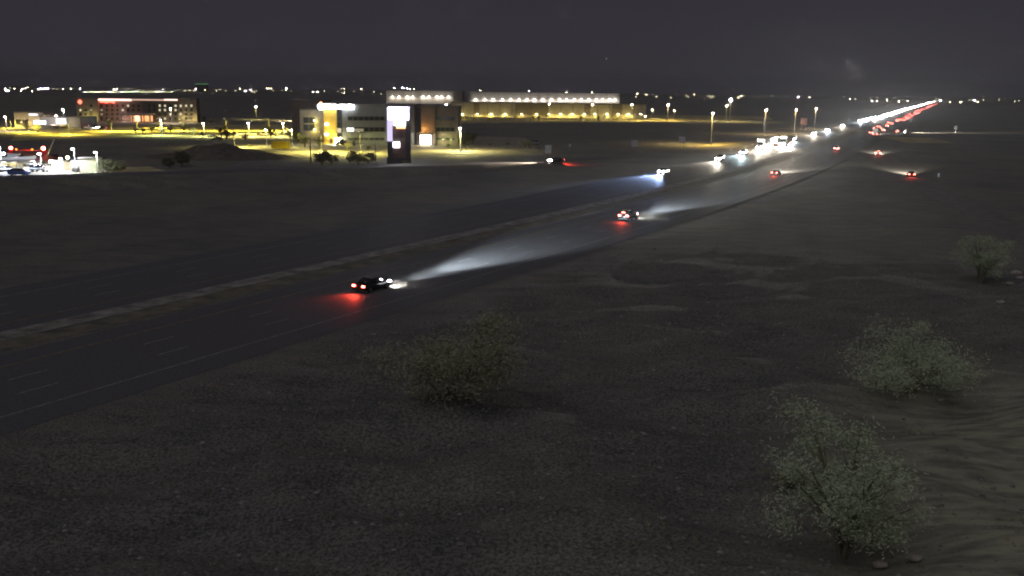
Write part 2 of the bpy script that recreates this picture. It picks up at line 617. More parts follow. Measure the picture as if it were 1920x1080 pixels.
# dark spoil mound beyond the exit ramp
mb = MB(); c = G(395, 300, 0); nx, ny = 40, 24
for i in range(nx + 1):
    for jy in range(ny + 1):
        u, v = i / nx * 2 - 1, jy / ny * 2 - 1
        r2 = u * u + v * v
        z = max(0, 1 - r2) ** 1.1 * 3.4 * (1 + 0.25 * math.sin(5 * u + 2) + 0.12 * math.sin(13 * u + 7 * v)) + random.uniform(-.09, .09) * (r2 < 1) - 0.03
        mb.v.append((c.x + u * 24, c.y + 12 + v * 15, z))
for i in range(nx):
    for jy in range(ny):
        k = i * (ny + 1) + jy
        mb.f.append((k, k + ny + 1, k + ny + 2, k + 1)); mb.m.append(0)
struct(mb.build('dirt_mound', mat('mound_dirt', (0.10, 0.09, 0.075), 0.95, 0.4, 0.5), smooth=True))

# ------------------------------------------------------------------ buildings
def windows(root, rects, Yf, frame=FRAME, pane=GLASS, bars=0, name='window'):
    """rects in photo px on the facade plane at depth Yf; each a window part with its pane"""
    for r_ in rects:
        x0, y0, x1, y1 = r_[:4]
        pm = r_[4] if len(r_) > 4 else pane
        a, b = AT(x0, y1, Yf), AT(x1, y0, Yf)
        window(root, a.x, b.x, a.z, b.z, Yf, frame, pm, bars, name)

def window(root, x0, x1, z0, z1, Yf, frame, pm, bars=0, name='window'):
    L = root.location
    x0 -= L.x; x1 -= L.x; y = Yf - L.y
    t = min(0.12, (x1 - x0) * 0.12)
    w = MB()
    w.box(x0, x1, y - .12, y - .001, z0, z0 + t); w.box(x0, x1, y - .12, y - .001, z1 - t, z1)
    w.box(x0, x0 + t, y - .12, y - .001, z0 + t, z1 - t); w.box(x1 - t, x1, y - .12, y - .001, z0 + t, z1 - t)
    for k in range(bars):
        xx = x0 + (x1 - x0) * (k + 1) / (bars + 1)
        w.box(xx - .05, xx + .05, y - .10, y - .03, z0 + t, z1 - t)
    f = w.build(name, frame, root)
    g = MB(); g.box(x0 + t, x1 - t, y - .03, y - .002, z0 + t, z1 - t)
    g.build('pane', pm, f)
    return f

def block(root, name, px0, px1, pyt, Yf, depth, m, z0=0.0, parapet=0.5, py_ref=None, proud=0.0):
    a, b = AT(px0, pyt, Yf), AT(px1, pyt, Yf)
    L = root.location
    top = (a.z + b.z) / 2
    w = MB(); w.box(a.x - L.x, b.x - L.x, Yf - proud - L.y, Yf + depth - L.y, z0, top)
    o = w.build(name, m, root)
    if parapet:
        r_ = MB(); r_.box(a.x - L.x - .2, b.x - L.x + .2, Yf - proud - L.y - .25, Yf + depth - L.y + .2, top - .002, top + parapet)
        r_.build('parapet', ROOF, root)
    return o, a.x, b.x, top

WIN_Y = glow('lit_window_yellow', (1.0, 0.88, 0.58), .8)
WIN_W = glow('lit_window_white', (0.95, 0.97, 1.0), 2.2)
WIN_DIM = glow('dim_window', (0.9, 0.8, 0.5), 0.35)
WIN_O = glow('lit_entrance_orange', (1.0, 0.42, 0.16), 1.6)
SIGN_W = glow('sign_white', (0.98, 0.98, 1.0), 14)
SIGN_P = glow('sign_violet', (0.70, 0.62, 1.0), 1.15)
SIGN_R = glow('sign_red', (1.0, 0.10, 0.06), 6)
SIGN_O = glow('sign_orange', (1.0, 0.35, 0.15), 5)
STRIP_P = glow('roof_strip_pink', (1.0, 0.62, 0.52), 2.4)
STRIP_D = glow('roof_strip_dim', (1.0, 0.66, 0.50), 0.75)

# three-storey office, facade towards the highway
YO = 388.0
o_c = AT(700, 270, YO)
office = thing('office_building', 'grey three-storey office building with glowing white rooftop sign and yellow stair tower', 'building', (o_c.x, YO, 0))
block(office, 'wing', 562, 607, 207, YO + 6, 26, STUCCO)
block(office, 'back_wing', 546, 604, 190, YO + 36, 20, STUCCO2)
block(office, 'stair_tower', 606, 630, 196, YO + 1, 14, mat('tower_yellow_plaster', (0.50, 0.36, 0.07), 0.9, 0.08, 0.5))
block(office, 'glass_link', 630, 641, 199, YO + 2.5, 14, GLASS, parapet=0.3)
block(office, 'main_wall', 641, 776, 198, YO, 28, GREYWALL)
block(office, 'recess_wall', 776, 789, 202, YO + 4, 22, FRAME, parapet=0.3)
block(office, 'brown_wall', 789, 816, 200, YO - 1, 26, BROWNWALL)
block(office, 'end_wall', 816, 859, 202, YO, 24, STUCCO2)
for (py0, py1) in ((218.5, 226), (238.5, 247), (258, 263)):
    x = 652
    while x < 722:
        windows(office, [(x, py0, x + 9.6, py1)], YO); x += 10
    x = 817.5
    while x < 850:
        windows(office, [(x, py0 + .4, x + 8.4, py1 - .6)], YO); x += 8.8
windows(office, [(650, 239, 664, 247, WIN_W), (664.5, 241, 682, 247, WIN_DIM)], YO - .16)
windows(office, [(569, 220, 579, 231), (579.5, 220, 589.5, 231), (569, 233, 579, 245), (579.5, 233, 589.5, 245)], YO + 6)
windows(office, [(631, 228, 640, 236), (631, 240, 640, 249, WIN_Y)], YO + 2.5)
for py in (226, 243):     # wall lanterns on the wing
    q = AT(588 + 1.5, py, YO + 5.9); L = office.location
    w = MB(); w.box(q.x - L.x - .35, q.x - L.x + .35, 5.55, 6.0, q.z - .3, q.z + .3); w.build('wall_lantern', glow('lantern', (1, .93, .65), 4), office)
    lamp(office, (q.x - L.x, 4.9, q.z - .2), 260, YEL)
for py in (233, 252):     # tower floodlights
    q = AT(613, py, YO + 1)
    w = MB(); w.ball((q.x - office.location.x, .55, q.z), .75, 10, 6, sq=(1, .4, .6)); w.build('flood_lamp', glow('flood_lens', (1, .95, .9), 12), office)
    lamp(office, (q.x - office.location.x, -1.2, q.z + .5), 330, (1.0, .72, .14))
for px in (617, 622):
    q = AT(px, 262, YO + 1); lamp(office, (q.x - office.location.x, -1.5, 1.0), 140, (1.0, .74, .16))
# rooftop sign: disc with flame, then a run of rounded letters too bright to read
sg = MB()
q = AT(602, 200, YO - .5); L = office.location
sg.ball((q.x - L.x, -.9, q.z), 1.35, 14, 8, sq=(1, .25, 1))
sgn = sg.build('sign_disc', SIGN_W, office)
fl = MB(); q = AT(602, 194.5, YO - .5); fl.ball((q.x - L.x, -1.0, q.z), .8, 10, 6, sq=(.8, .2, 1)); fl.build('sign_flame', SIGN_O, office)
x = 609
for k, (wd, top) in enumerate(((5, 195), (5, 195.5), (6, 197), (6, 196.5), (5, 197), (6, 196), (6, 196), (5, 197), (6, 195.5), (5, 197))):
    a = AT(x, 204.5, YO - .5); b = AT(x + wd, top, YO - .5)
    w = MB(); w.box(a.x - L.x, b.x - L.x - .06, -1.0, -.55, a.z, b.z); w.build('sign_letter', SIGN_W, office)
    x += wd
lamp(office, (AT(632, 200, YO).x - L.x, -3.2, AT(632, 200, YO).z), 160, (.85, .93, 1.0), rad=1)
# entrance canopy with its lit soffit
a, b = AT(781, 273, YO - 6), AT(812, 253, YO - 6)
w = MB(); w.box(a.x - L.x, b.x - L.x, -7, -1.05, b.z, b.z + .6); w.build('entrance_canopy', STUCCO, office)
for xx in (a.x + .4, b.x - .4):
    w = MB(); w.box(xx - L.x - .25, xx - L.x + .25, -6.8, -6.3, 0, b.z); w.build('canopy_column', STUCCO, office)
w = MB(); w.box(a.x - L.x + 1, b.x - L.x - .6, -2.0, -1.7, .4, b.z - .2); w.build('entrance_glazing', glow('entrance_glow', (1.0, .95, .90), 5), office)
lamp(office, ((a.x + b.x) / 2 - L.x, -4, b.z - .5), 3500, (1.0, .82, .55), rad=.6)
for px in (830, 845): lamp(office, (AT(px, 268, YO).x - L.x, -2.5, 2.2), 260, (.92, 1.0, .3))
lamp(office, (AT(797, 250, YO).x - L.x, -3.0, 6.2), 500, (1, .55, .15))
for px in (655, 690, 720): lamp(office, (AT(px, 268, YO).x - L.x, -3.0, 2.6), 200, (1.0, .95, .28))
# bright light-well by the door of the tower
w = MB(); q = AT(632, 262, YO - 1); w.ball((q.x - L.x, -1.2, q.z), .8, 10, 6, sq=(1, .6, .8)); w.build('door_lamp', LAMP_Y, office)
lamp(office, (q.x - L.x, -4.0, q.z), 500, (1.0, .88, .4))

# tall pylon sign by the ramp
YP = 286.0
pc = AT(748, 314, YP)
pyl = thing('pylon_sign', 'tall dark pylon sign with glowing white top panel beside the exit ramp', 'sign', (pc.x, YP, 0))
def pbox(name, x0, y0, x1, y1, f0, f1, m, root=pyl, Yd=YP):
    a, b = AT(x0, y1, Yd), AT(x1, y0, Yd)
    w = MB(); w.box(a.x - root.location.x, b.x - root.location.x, f0, f1, max(0, a.z), b.z)
    return w.build(name, m, root)
PY_D = mat('pylon_dark_cladding', (0.075, 0.07, 0.075), 0.6, 0.2, 1.0)
PY_R = mat('pylon_rust_panel', (0.16, 0.10, 0.085), 0.6, 0.25, 0.8)
pbox('column', 728, 203, 735.6, 330, -.8, .8, PY_D)
pbox('column', 761.5, 203, 769.5, 330, -.8, .8, PY_D)
pbox('base', 726.5, 296, 771, 330, -1.0, 1.0, PY_D)
for y0, y1 in ((241, 250), (250.6, 260), (277, 286), (286.6, 295.5)):
    pbox('panel', 736, y0, 748.4, y1, -.55, .55, PY_R); pbox('panel', 749, y0, 761, y1, -.55, .55, PY_R)
pbox('panel', 750, 260.6, 761, 276.4, -.55, .55, PY_R)
pbox('lit_cabinet', 729.5, 201.5, 766.5, 224, -1.3, 1.0, SIGN_W)
pbox('cabinet_edge', 727.5, 200, 768.2, 201.4, -1.2, 1.0, SIGN_P)
pbox('cabinet_edge', 766.6, 201.4, 768.2, 224, -1.2, 1.0, SIGN_P)
pbox('light_strip', 727, 201.4, 735.8, 264.5, -1.1, -.82, SIGN_P)
pbox('lit_panel', 739, 224.2, 760.5, 235, -.9, .6, SIGN_W)
pbox('orange_panel', 744, 235.2, 760, 240.5, -.85, .6, SIGN_O)
pbox('small_lit_panel', 738, 266, 749.2, 276.4, -.9, .55, glow('small_panel_white', (.93, .9, 1.0), 6))
q = AT(748, 215, YP)
lamp(pyl, (0, -6, q.z), 500, (.75, .80, 1.0), rad=1.2)
lamp(pyl, (0, 7, q.z), 700, (.75, .85, 1.0), rad=1.2)

# hotel
YH = 612.0
hc = AT(255, 228, YH)
hotel = thing('hotel_building', 'long four-storey hotel with pink roof light strips and glowing orange entrance', 'building', (hc.x, YH, 0)); L = hotel.location
block(hotel, 'end_wing', 142, 183, 186, YH - 1, 7, STUCCO2)
block(hotel, 'main_wall', 183, 266, 188, YH + 1, 9, mat('hotel_dark_stucco', (0.22, 0.16, 0.15), .9, .1, .5))
block(hotel, 'main_wall', 266, 333, 188, YH, 9, mat('hotel_umber_stucco', (0.13, 0.12, 0.11), .9, .1, .5))
block(hotel, 'end_wing', 333, 368, 186, YH - 1.2, 6, STUCCO2)
pbox('roof_strip', 183, 185.6, 246, 188.6, -.4, .9, STRIP_P, hotel, YH)
pbox('roof_strip', 246.4, 186.2, 308, 188.2, -.6, -.1, STRIP_D, hotel, YH)
pbox('roof_strip', 308.4, 186, 333, 188.4, -.6, -.1, STRIP_P, hotel, YH)
for k in range(6):
    pbox('sign_letter', 187 + k * 4.6, 189, 190.9 + k * 4.6, 192.2 + (k % 3 == 2) * .8, .3, .8, SIGN_R, hotel, YH)
w = MB(); q = AT(150, 191, YH - 1); w.ball((q.x - L.x, -1.2, q.z), 1.25, 12, 8, sq=(1, .2, 1)); w.build('round_sign', SIGN_R, hotel)
LIT = {(0, 15): 1, (0, 16): 1, (0, 18): 1, (0, 19): 1, (1, 15): 1, (1, 16): 1, (1, 17): 1, (1, 18): 1, (2, 17): 1, (2, 19): 1, (0, 20): 1, (0, 21): 1, (0, 9): 1, (1, 8): 1, (1, 12): 1, (1, 0): 1, (1, 2): .5, (2, 4): .5, (1, 4): .5, (3, 15): 1, (3, 16): 1}
for row in range(4):
    py = 196 + row * 8.0
    for k in range(22):
        px = 149 + k * 9.9
        if 178 < px < 186 or 262 < px < 268 or 328 < px < 336 or (row == 3 and 228 < px < 295 and (row, k) not in LIT) or (row == 0 and px < 160):
            continue
        Yw = YH - 1 if px < 180 else (YH + 1 if px < 262 else (YH if px < 330 else YH - 1.2))
        s = LIT.get((row, k))
        windows(hotel, [(px, py, px + 4.2, py + 4.6, WIN_Y if s == 1 else (WIN_DIM if s else GLASS))], Yw)
pbox('portico_roof', 236, 212.5, 292, 214.5, -9, -.1, STUCCO, hotel, YH)
for px in (237, 258, 274, 290):
    pbox('portico_column', px, 214.6, px + 1.6, 229.5, -8.8, -8.3, STUCCO, hotel, YH)
for px in (247, 254.4, 261.8, 272, 279.4):
    pbox('entrance_door', px, 217, px + 6.8, 227.6, -.35, -.12, WIN_O if px != 254.4 else glow('entrance_pink', (1, .55, .35), 3), hotel, YH)
lamp(hotel, (AT(262, 220, YH).x - L.x, -5, 3.2), 1800, (1, .42, .16), rad=.5)
lamp(hotel, (AT(236, 222, YH).x - L.x, -4, 2.2), 1200, (1, .75, .6), rad=.5)
for px, pw in ((165, 500), (178, 500), (340, 420), (352, 420), (310, 120), (210, 90), (366, 500)):
    lamp(hotel, (AT(px, 222, YH).x - L.x, -3.5, 2.4), pw, (1.0, .85, .22))
lamp(hotel, (AT(215, 190, YH).x - L.x, -4, AT(215, 192, YH).z), 500, (1, .35, .2))
lamp(hotel, (AT(345, 195, YH).x - L.x, -9, 9), 120, WARM); lamp(hotel, (AT(160, 200, YH).x - L.x, -9, 8), 120, WARM)

# low shop left of the hotel
YS = 500.0
sc_ = AT(88, 243, YS)
shop = thing('shop_building', 'low shop with bright white lit storefront panels in front of hotel', 'building', (sc_.x, YS, 0)); L = shop.location
block(shop, 'wall', 26, 72, 212, YS, 18, STUCCO)
block(shop, 'wall', 72, 150, 221, YS + 1, 20, GREYWALL)
pbox('roof_light_bar', 55, 213.6, 70, 216, -.5, -.1, glow('bar_light', (.95, .93, 1), 2.5), shop, YS)
pbox('lit_storefront', 64, 226, 86, 233, -.5, -.1, WIN_W, shop, YS)
pbox('lit_storefront', 106, 222.5, 122, 232, -.2, .9, WIN_W, shop, YS)
pbox('drive_canopy', 92, 234, 124, 236, -7, .95, STUCCO, shop, YS)
for px in (93, 108, 122): pbox('canopy_column', px, 236.1, px + 1.5, 247, -6.8, -6.3, STUCCO, shop, YS)
windows(shop, [(30, 224, 40, 234), (43, 224, 53, 234)], YS)
lamp(shop, (AT(108, 239, YS).x - L.x, -4, 3.0), 2600, (1, .78, .72), rad=.5)
for px in (35, 55, 78, 135): lamp(shop, (AT(px, 238, YS).x - L.x, -3, 2.8), 700, (1, .72, .3))

# warehouses
def warehouse(label, px0, px1, pyt, pyb, YW, depth, lamps, lpy, col, power, bands, m, hgt_lamp, lens, panels, rot=0.0):
    c = AT((px0 + px1) / 2, pyb, YW)
    root = thing('warehouse', label, 'warehouse', (c.x, YW, 0)); L = root.location
    _, x0, x1, top = block(root, 'wall', px0, px1, pyt, YW, depth, m, parapet=.4)
    n = panels
    for k in range(n + 1):                      # reveal strips between tilt-up panels
        xx = x0 + (x1 - x0) * k / n
        w = MB(); w.box(xx - L.x - .25, xx - L.x + .25, -.18, -.001, 0, top - .01); w.build('pilaster', TILTUP2, root)
    for (b0, b1) in bands:
        a, b = AT(b0, pyt, YW), AT(b1, pyt, YW)
        w = MB(); w.box(a.x - L.x, b.x - L.x, -.35, -.19, 0, top + .3); w.build('accent_panel', TILTUP2, root)
    for k, px in enumerate(lamps):
        q = AT(px, lpy, YW)
        w = MB(); w.box(q.x - L.x - lens, q.x - L.x + lens, -.95, -.36, q.z - lens * .6, q.z + lens * .6, taper=.1)
        w.build('wall_lamp', col[1], root)
        lamp(root, (q.x - L.x, -1.9, q.z + .2), power, col[0], 'SPOT', .4, aim=(0, .12, -1), cone=165, blend=.35)
        lamp(root, (q.x - L.x, -5.5, q.z), power * (.22 if power < 4500 else .22), col[0], rad=.5)
    return root, x0, x1
wh_l = [867, 895, 921, 947, 978, 1006, 1029, 1051, 1073, 1096, 1115, 1138, 1159, 1178]
WL_Y = glow('wall_pack_yellow', (1, .93, .65), 12)
WL_W = glow('wall_pack_white', (.97, .97, 1.0), 14)
nw, x0, x1 = warehouse('tan warehouse with yellowish wall lamps beyond dark field', 846, 1212, 194.5, 222, 830, 60, wh_l, 214, ((1, .80, .20), WL_Y), 3000, ((888, 899), (966, 1030), (1096, 1108), (1148, 1166)), TILTUP, 3.5, .55, 16)
for px in (880, 934, 962, 1062, 1128, 1188):
    a = AT(px, 222, 830); w = MB(); w.box(a.x - nw.location.x - 1.7, a.x - nw.location.x + 1.7, -.30, -.002, 0, 3.6); w.build('dock_door', mat('dock_door_grey', (.4, .4, .38), .6, .1, 1), nw)
fa, _, _ = warehouse('farther pale warehouse behind the pylon sign with white wall lamps', 724, 866, 170.5, 188.5, 1650, 90, [736, 748, 764, 774, 793, 804, 819, 828, 841], 181, ((1, .93, .85), WL_W), 5000, ((851, 864),), TILTUP, 5, .9, 9)
fb, _, _ = warehouse('long pale warehouse with a row of white wall lamps behind tan warehouse', 877, 1162, 174, 193, 1500, 110, [892, 909, 925, 942, 958, 973, 988, 1002, 1018, 1034, 1049, 1062, 1077, 1090, 1104, 1118, 1130, 1143, 1153], 186, ((1, .96, .95), WL_W), 5000, ((877, 882),), TILTUP, 5, .85, 17)

# ------------------------------------------------------------------ lamp posts
def lamp_post(px, py, pyb, label, glowm, col, power, head=.45, z0=0.0, group=None, Yd=None, double=False, rad=.3, cone=172, name='lamp_post', arm=.7):
    B = G(px, pyb, z0) if Yd is None else Vector((AT(px, py, Yd).x, Yd, z0))
    t = AT(px, py, B.y)
    h = max(2.5, t.z - z0)
    root = thing(name, label, 'lamp post', B, 0, group)
    w = MB(); w.cyl((0, 0, -.05), (0, 0, .6), .28, 10); w.build('base', CONCRETE, root)
    w = MB(); w.tube([(0, 0, .6), (0, 0, h * .5), (0, 0, h + .25)], [.12, .10, .07], 8); w.build('pole', DARKMETAL if glowm.name == 'added_post_lens' else METAL, root)
    sides = (-1, 1) if double else (-1,)
    for sd in sides:
        w = MB(); w.tube([(0, 0, h + .15), (.5 * sd, -.1, h + .25), (1.0 * sd if double else 0, -arm, h + .2)], .045, 6); w.build('arm', METAL, root)
        hx = 1.0 * sd if double else 0
        w = MB(); w.box(hx - head, hx + head, -arm - head, -arm + head, h + .06, h + .24, taper=.06); hd = w.build('lamp_head', DARKMETAL, root)
        w = MB(); w.ball((hx, -arm, h + .02), head * .85, 10, 6, sq=(1, 1, .5)); w.build('lens', glowm, hd)
    if power:
        lamp(root, (0, -max(1.3, arm), h - .45), power, col, 'SPOT', rad, cone=cone, blend=.5)
    return root

POSTS = [
    (142, 279, 325, 'lamp post above white bins in the lit yard', LAMP_W, WHT, 3500),
    (184, 285, 329, 'lamp post at the corner of the pale shed', LAMP_W, (.9, 1, .8), 3500),
    (78, 288, 316, 'lamp post between boat and red lift in the yard', LAMP_W, WHT, 2500),
    (4, 277, 322, 'blue-white lamp post beside the boat yard edge', glow('lamp_blue', (.6, .68, 1), 300), (.7, .8, 1), 5000),
    (118, 297, 322, 'short lamp post on the white box in the yard', LAMP_W, WHT, 2200),
    (304, 226, 254, 'small greenish lamp post on the boulevard opposite hotel entrance', LAMP_Y, (.85, 1, .4), 5200),
    (383, 231, 256, 'yellow lamp post on the boulevard right of the hotel', LAMP_Y, (.95, .95, .3), 6000),
    (467, 231, 256, 'white lamp post on the boulevard midway to the office', LAMP_W, YEL, 7500),
    (532, 231, 256, 'yellow lamp post on the boulevard by office trees', LAMP_Y, (1, .85, .25), 6000),
    (552, 206, 226, 'lamp post behind the office wing, shorter of the pair', LAMP_WARM, WARM, 4500),
    (557.5, 207, 226, 'bright lamp post behind the office wing', LAMP_W, YEL, 6000),
    (481, 200, 224, 'lone white lamp post in the dark field behind boulevard', LAMP_W, YEL, 2000),
    (863, 240, 284, 'lamp post at the right corner of the office parking', LAMP_W, (1, .86, .32), 11000),
    (121, 206, 232, 'starry white lamp post between shop and hotel', LAMP_W, WHT, 3000),
    (13, 219, 246, 'dim lamp post left of the shop', LAMP_WARM, WARM, 2500),
    (108, 217, 240, 'small lamp post above the shop roof edge', LAMP_WARM, WARM, 1200),
    (322, 203, 231, 'starry white lamp post in front of the hotel windows', LAMP_W, WARM, 3500),
    (837, 196, 223, 'lamp post at the left end of the tan warehouse', LAMP_WARM, YEL, 5000),
    (1029, 195, 225, 'lamp post before the middle of the tan warehouse', LAMP_WARM, YEL, 6000),
    (1110, 196, 225, 'warm lamp post before the tan warehouse dock side', LAMP_WARM, YEL, 4000),
    (1184, 196, 226, 'tall warm lamp post near the right end of tan warehouse', LAMP_WARM, (1, .74, .2), 26000),
    (1251, 197, 226, 'white lamp post on the verge beyond the tan warehouse', LAMP_WARM, (1, .74, .2), 24000),
    (1333, 212, 272, 'tall highway lamp post in the gravel gore of the exit ramp', LAMP_WARM, (1, .68, .18), 24000),
    (1368, 187, 228, 'bright blue-white lamp post beyond the gravel gore', glow('lamp_hot_blue', (.8, .86, 1), 9000), (1, .76, .25), 30000),
    (1361, 198, 226, 'small white lamp post beneath the brilliant blue-white one', LAMP_W, YEL, 5000),
    (1433, 206, 252, 'highway lamp post beside the westbound lanes, first after the gore', LAMP_WARM, (1, .7, .28), 9000),
    (1489, 206, 250, 'highway lamp post beside the westbound lanes before the overhead sign', LAMP_WARM, (1, .7, .28), 9000),
    (1527, 204, 242, 'highway lamp post beside the westbound lanes after the overhead sign', LAMP_WARM, (1, .7, .28), 9000),
]
for P in POSTS:
    lamp_post(*P[:6], P[6] * (1.5 if P[0] < 200 and P[2] > 300 else 4.0 if P[0] < 900 else 1.3), head=.55 if P[2] < 240 else .4)
for px, py, pyb, lab in ((1201, 214, 226, 'low lamp post, left of two by the warehouse verge'), (1209, 218, 227, 'low lamp post, right of two by the warehouse verge'), (1222, 206, 222, 'faint lamp post in dark field right of tan warehouse'), (1264, 207, 223, 'faint lamp post farther along the dark field')):
    lamp_post(px, py, pyb, lab, LAMP_Y, YEL, 2500)

ADDED_LENS = glow('added_post_lens', (1, .86, .45), 1.5)  # posts added with strong spots to spread a yellow glow on the lots
for px, py, pyb, pw, lab in ((20, 222, 240, 18000, 'added hooded lamp post left of the shop front'), (130, 226, 252, 26000, 'added hooded lamp post between shop and hotel drive'), (300, 222, 240, 18000, 'added hooded lamp post in front of the hotel right half'), (55, 224, 248, 26000, 'added hooded lamp post on the boulevard below the shop'), (210, 224, 246, 26000, 'added hooded lamp post on the boulevard below the hotel end'), (258, 223, 246, 26000, 'added hooded lamp post on the boulevard below the hotel portico'), (343, 223, 245, 26000, 'added hooded lamp post on the boulevard between green and yellow lamps'), (425, 222, 245, 28000, 'added hooded lamp post on the boulevard left of the white lamp'), (505, 222, 245, 28000, 'added hooded lamp post on the boulevard right of the white lamp'),
        (440, 248, 276, 20000, 'added hooded lamp post by the left end of office parking'), (603, 246, 285, 22000, 'added hooded lamp post before the stair tower'), (676, 246, 287, 20000, 'added hooded lamp post before the grey office wall')):
    lamp_post(px, py, pyb, lab, ADDED_LENS, (1, .80, .10) if pyb < 270 else (1, .84, .20), pw * (1.35 if pyb < 270 else 1.9), head=.35, arm=3.4)

# ------------------------------------------------------------------ vehicles (front along +x)
def wheel_mesh(r, w):
    t = MB(); t.tube([(0, -w / 2, 0), (0, -w / 2 + .03, 0), (0, w / 2 - .03, 0), (0, w / 2, 0)], [r * .9, r, r, r * .9], 16)
    k = MB(); k.tube([(0, -w / 2 - .012, 0), (0, w / 2 + .012, 0)], r * .62, 10)
    return t.mesh('tyre', TYRE, False), k.mesh('rim', RIM)
WHEELS = {}
def add_wheels(root, xs, yw, r, w):
    key = (r, w)
    if key not in WHEELS:
        WHEELS[key] = wheel_mesh(r, w)
    for x in xs:
        for s in (-1, 1):
            t = link('wheel', WHEELS[key][0], root, (x, s * yw, r))
            link('rim', WHEELS[key][1], t)

def shell(prof_low, prof_cab, W, taper):
    """lower body and greenhouse from side profiles, the greenhouse leaning in"""
    b = MB()
    b.prism(prof_low, -W / 2, W / 2)
    g = MB()
    n = len(prof_cab); zmin = min(z for x, z in prof_cab); zmax = max(z for x, z in prof_cab)
    i = 0
    for sgn in (-1, 1):
        for x, z in prof_cab:
            g.v.append((x, sgn * (W / 2 - .06 - taper * (z - zmin) / (zmax - zmin)), z))
    g.f.append(tuple(range(n))); g.f.append(tuple(reversed(range(n, 2 * n))))
    for k in range(n):
        k2 = (k + 1) % n
        g.f.append((k2, k, n + k, n + k2))
    g.m = [0] * len(g.f)
    return b, g

def bevel_obj(o, w=0.06, seg=2):
    bm = bmesh.new(); bm.from_mesh(o.data)
    bmesh.ops.remove_doubles(bm, verts=bm.verts, dist=1e-5)
    bmesh.ops.recalc_face_normals(bm, faces=bm.faces)
    bmesh.ops.bevel(bm, geom=list(bm.edges), offset=w, segments=seg, affect='EDGES', clamp_overlap=True)
    for f in bm.faces: f.smooth = True
    bm.to_mesh(o.data); bm.free()

def make_car(kind, paint, headm, tailm, lit=True, name='car'):
    root = thing(name, 'prototype', 'car')
    if kind == 'sedan':
        Lh, W = 2.35, 1.82
        low = [(-Lh, .42), (-Lh + .05, .28), (Lh - .15, .26), (Lh, .45), (Lh - .05, .68), (Lh - .9, .86), (Lh - 1.25, .92), (-Lh + .95, .98), (-Lh + .08, .94), (-Lh, .75)]
        cab = [(Lh - 1.35, .9), (Lh - 2.05, 1.36), (Lh - 2.4, 1.43), (-Lh + 1.55, 1.43), (-Lh + 1.15, 1.32), (-Lh + .6, .95)]
        wx, wr, hz, tz = (-1.42, 1.45), .33, .66, .80
    elif kind == 'suv':
        Lh, W = 2.4, 1.92
        low = [(-Lh, .5), (-Lh + .05, .36), (Lh - .15, .34), (Lh, .55), (Lh - .05, .85), (Lh - .8, 1.03), (Lh - 1.1, 1.07), (-Lh + .05, 1.1), (-Lh, .8)]
        cab = [(Lh - 1.15, 1.05), (Lh - 1.8, 1.6), (Lh - 2.2, 1.7), (-Lh + .6, 1.72), (-Lh + .3, 1.62), (-Lh + .06, 1.08)]
        wx, wr, hz, tz = (-1.45, 1.5), .38, .82, .98
    else:
        Lh, W = 2.85, 2.0
        low = [(-Lh, .62), (-Lh + .05, .5), (Lh - .15, .42), (Lh, .62), (Lh - .04, 1.0), (Lh - .9, 1.12), (Lh - 1.4, 1.16), (-Lh + 1.95, 1.18), (-Lh + .02, 1.18), (-Lh, .9)]
        cab = [(Lh - 1.45, 1.14), (Lh - 2.05, 1.75), (Lh - 2.4, 1.84), (-Lh + 2.05, 1.84), (-Lh + 1.95, 1.74), (-Lh + 1.9, 1.16)]
        wx, wr, hz, tz = (-1.8, 1.85), .41, .92, 1.0
    b, g = shell(low, cab, W, .22)
    bo = b.build('body', paint, root); bevel_obj(bo)
    go = g.build('cabin', CARGLASS, root); bevel_obj(go, .05)
    zt = max(z for x, z in cab); xs = [x for x, z in cab if z > zt - .02]
    rf = MB(); rf.box(min(xs), max(xs), -W / 2 + .3, W / 2 - .3, zt - .03, zt + .025); rf.build('roof', paint, root)
    add_wheels(root, wx, W / 2 - .1, wr, .22)
    for s in (-1, 1):
        h = MB(); h.ball((Lh - .03, s * (W / 2 - .3), hz), .15, 10, 6, sq=(.45, 1.1, .6)); h.build('headlight', headm if lit else OFFLENS, root)
        t = MB(); t.box(-Lh - .035, -Lh + .06, s * (W / 2 - .26) - .2, s * (W / 2 - .26) + .2, tz - .09, tz + .09, taper=.02); t.build('taillight', tailm if lit else OFFRED, root)
        mi = MB(); mx = cab[0][0] - .25; mi.box(mx - .08, mx + .08, s * (W / 2 + .06) - .09, s * (W / 2 + .06) + .09, cab[0][1] + .02, cab[0][1] + .18, taper=.02); mi.build('mirror', paint, root)
    p = MB(); p.box(Lh - .04, Lh + .03, -W / 2 + .15, W / 2 - .15, .34, .46); p.box(-Lh - .03, -Lh + .05, -W / 2 + .15, W / 2 - .15, .36, .48); p.build('bumper', DARKMETAL, root)
    if lit and kind == 'suv':
        h = MB(); h.box(-Lh - .02, -Lh + .02, -.3, .3, 1.5, 1.54); h.build('brake_light', tailm, root)
    return freeze(root)

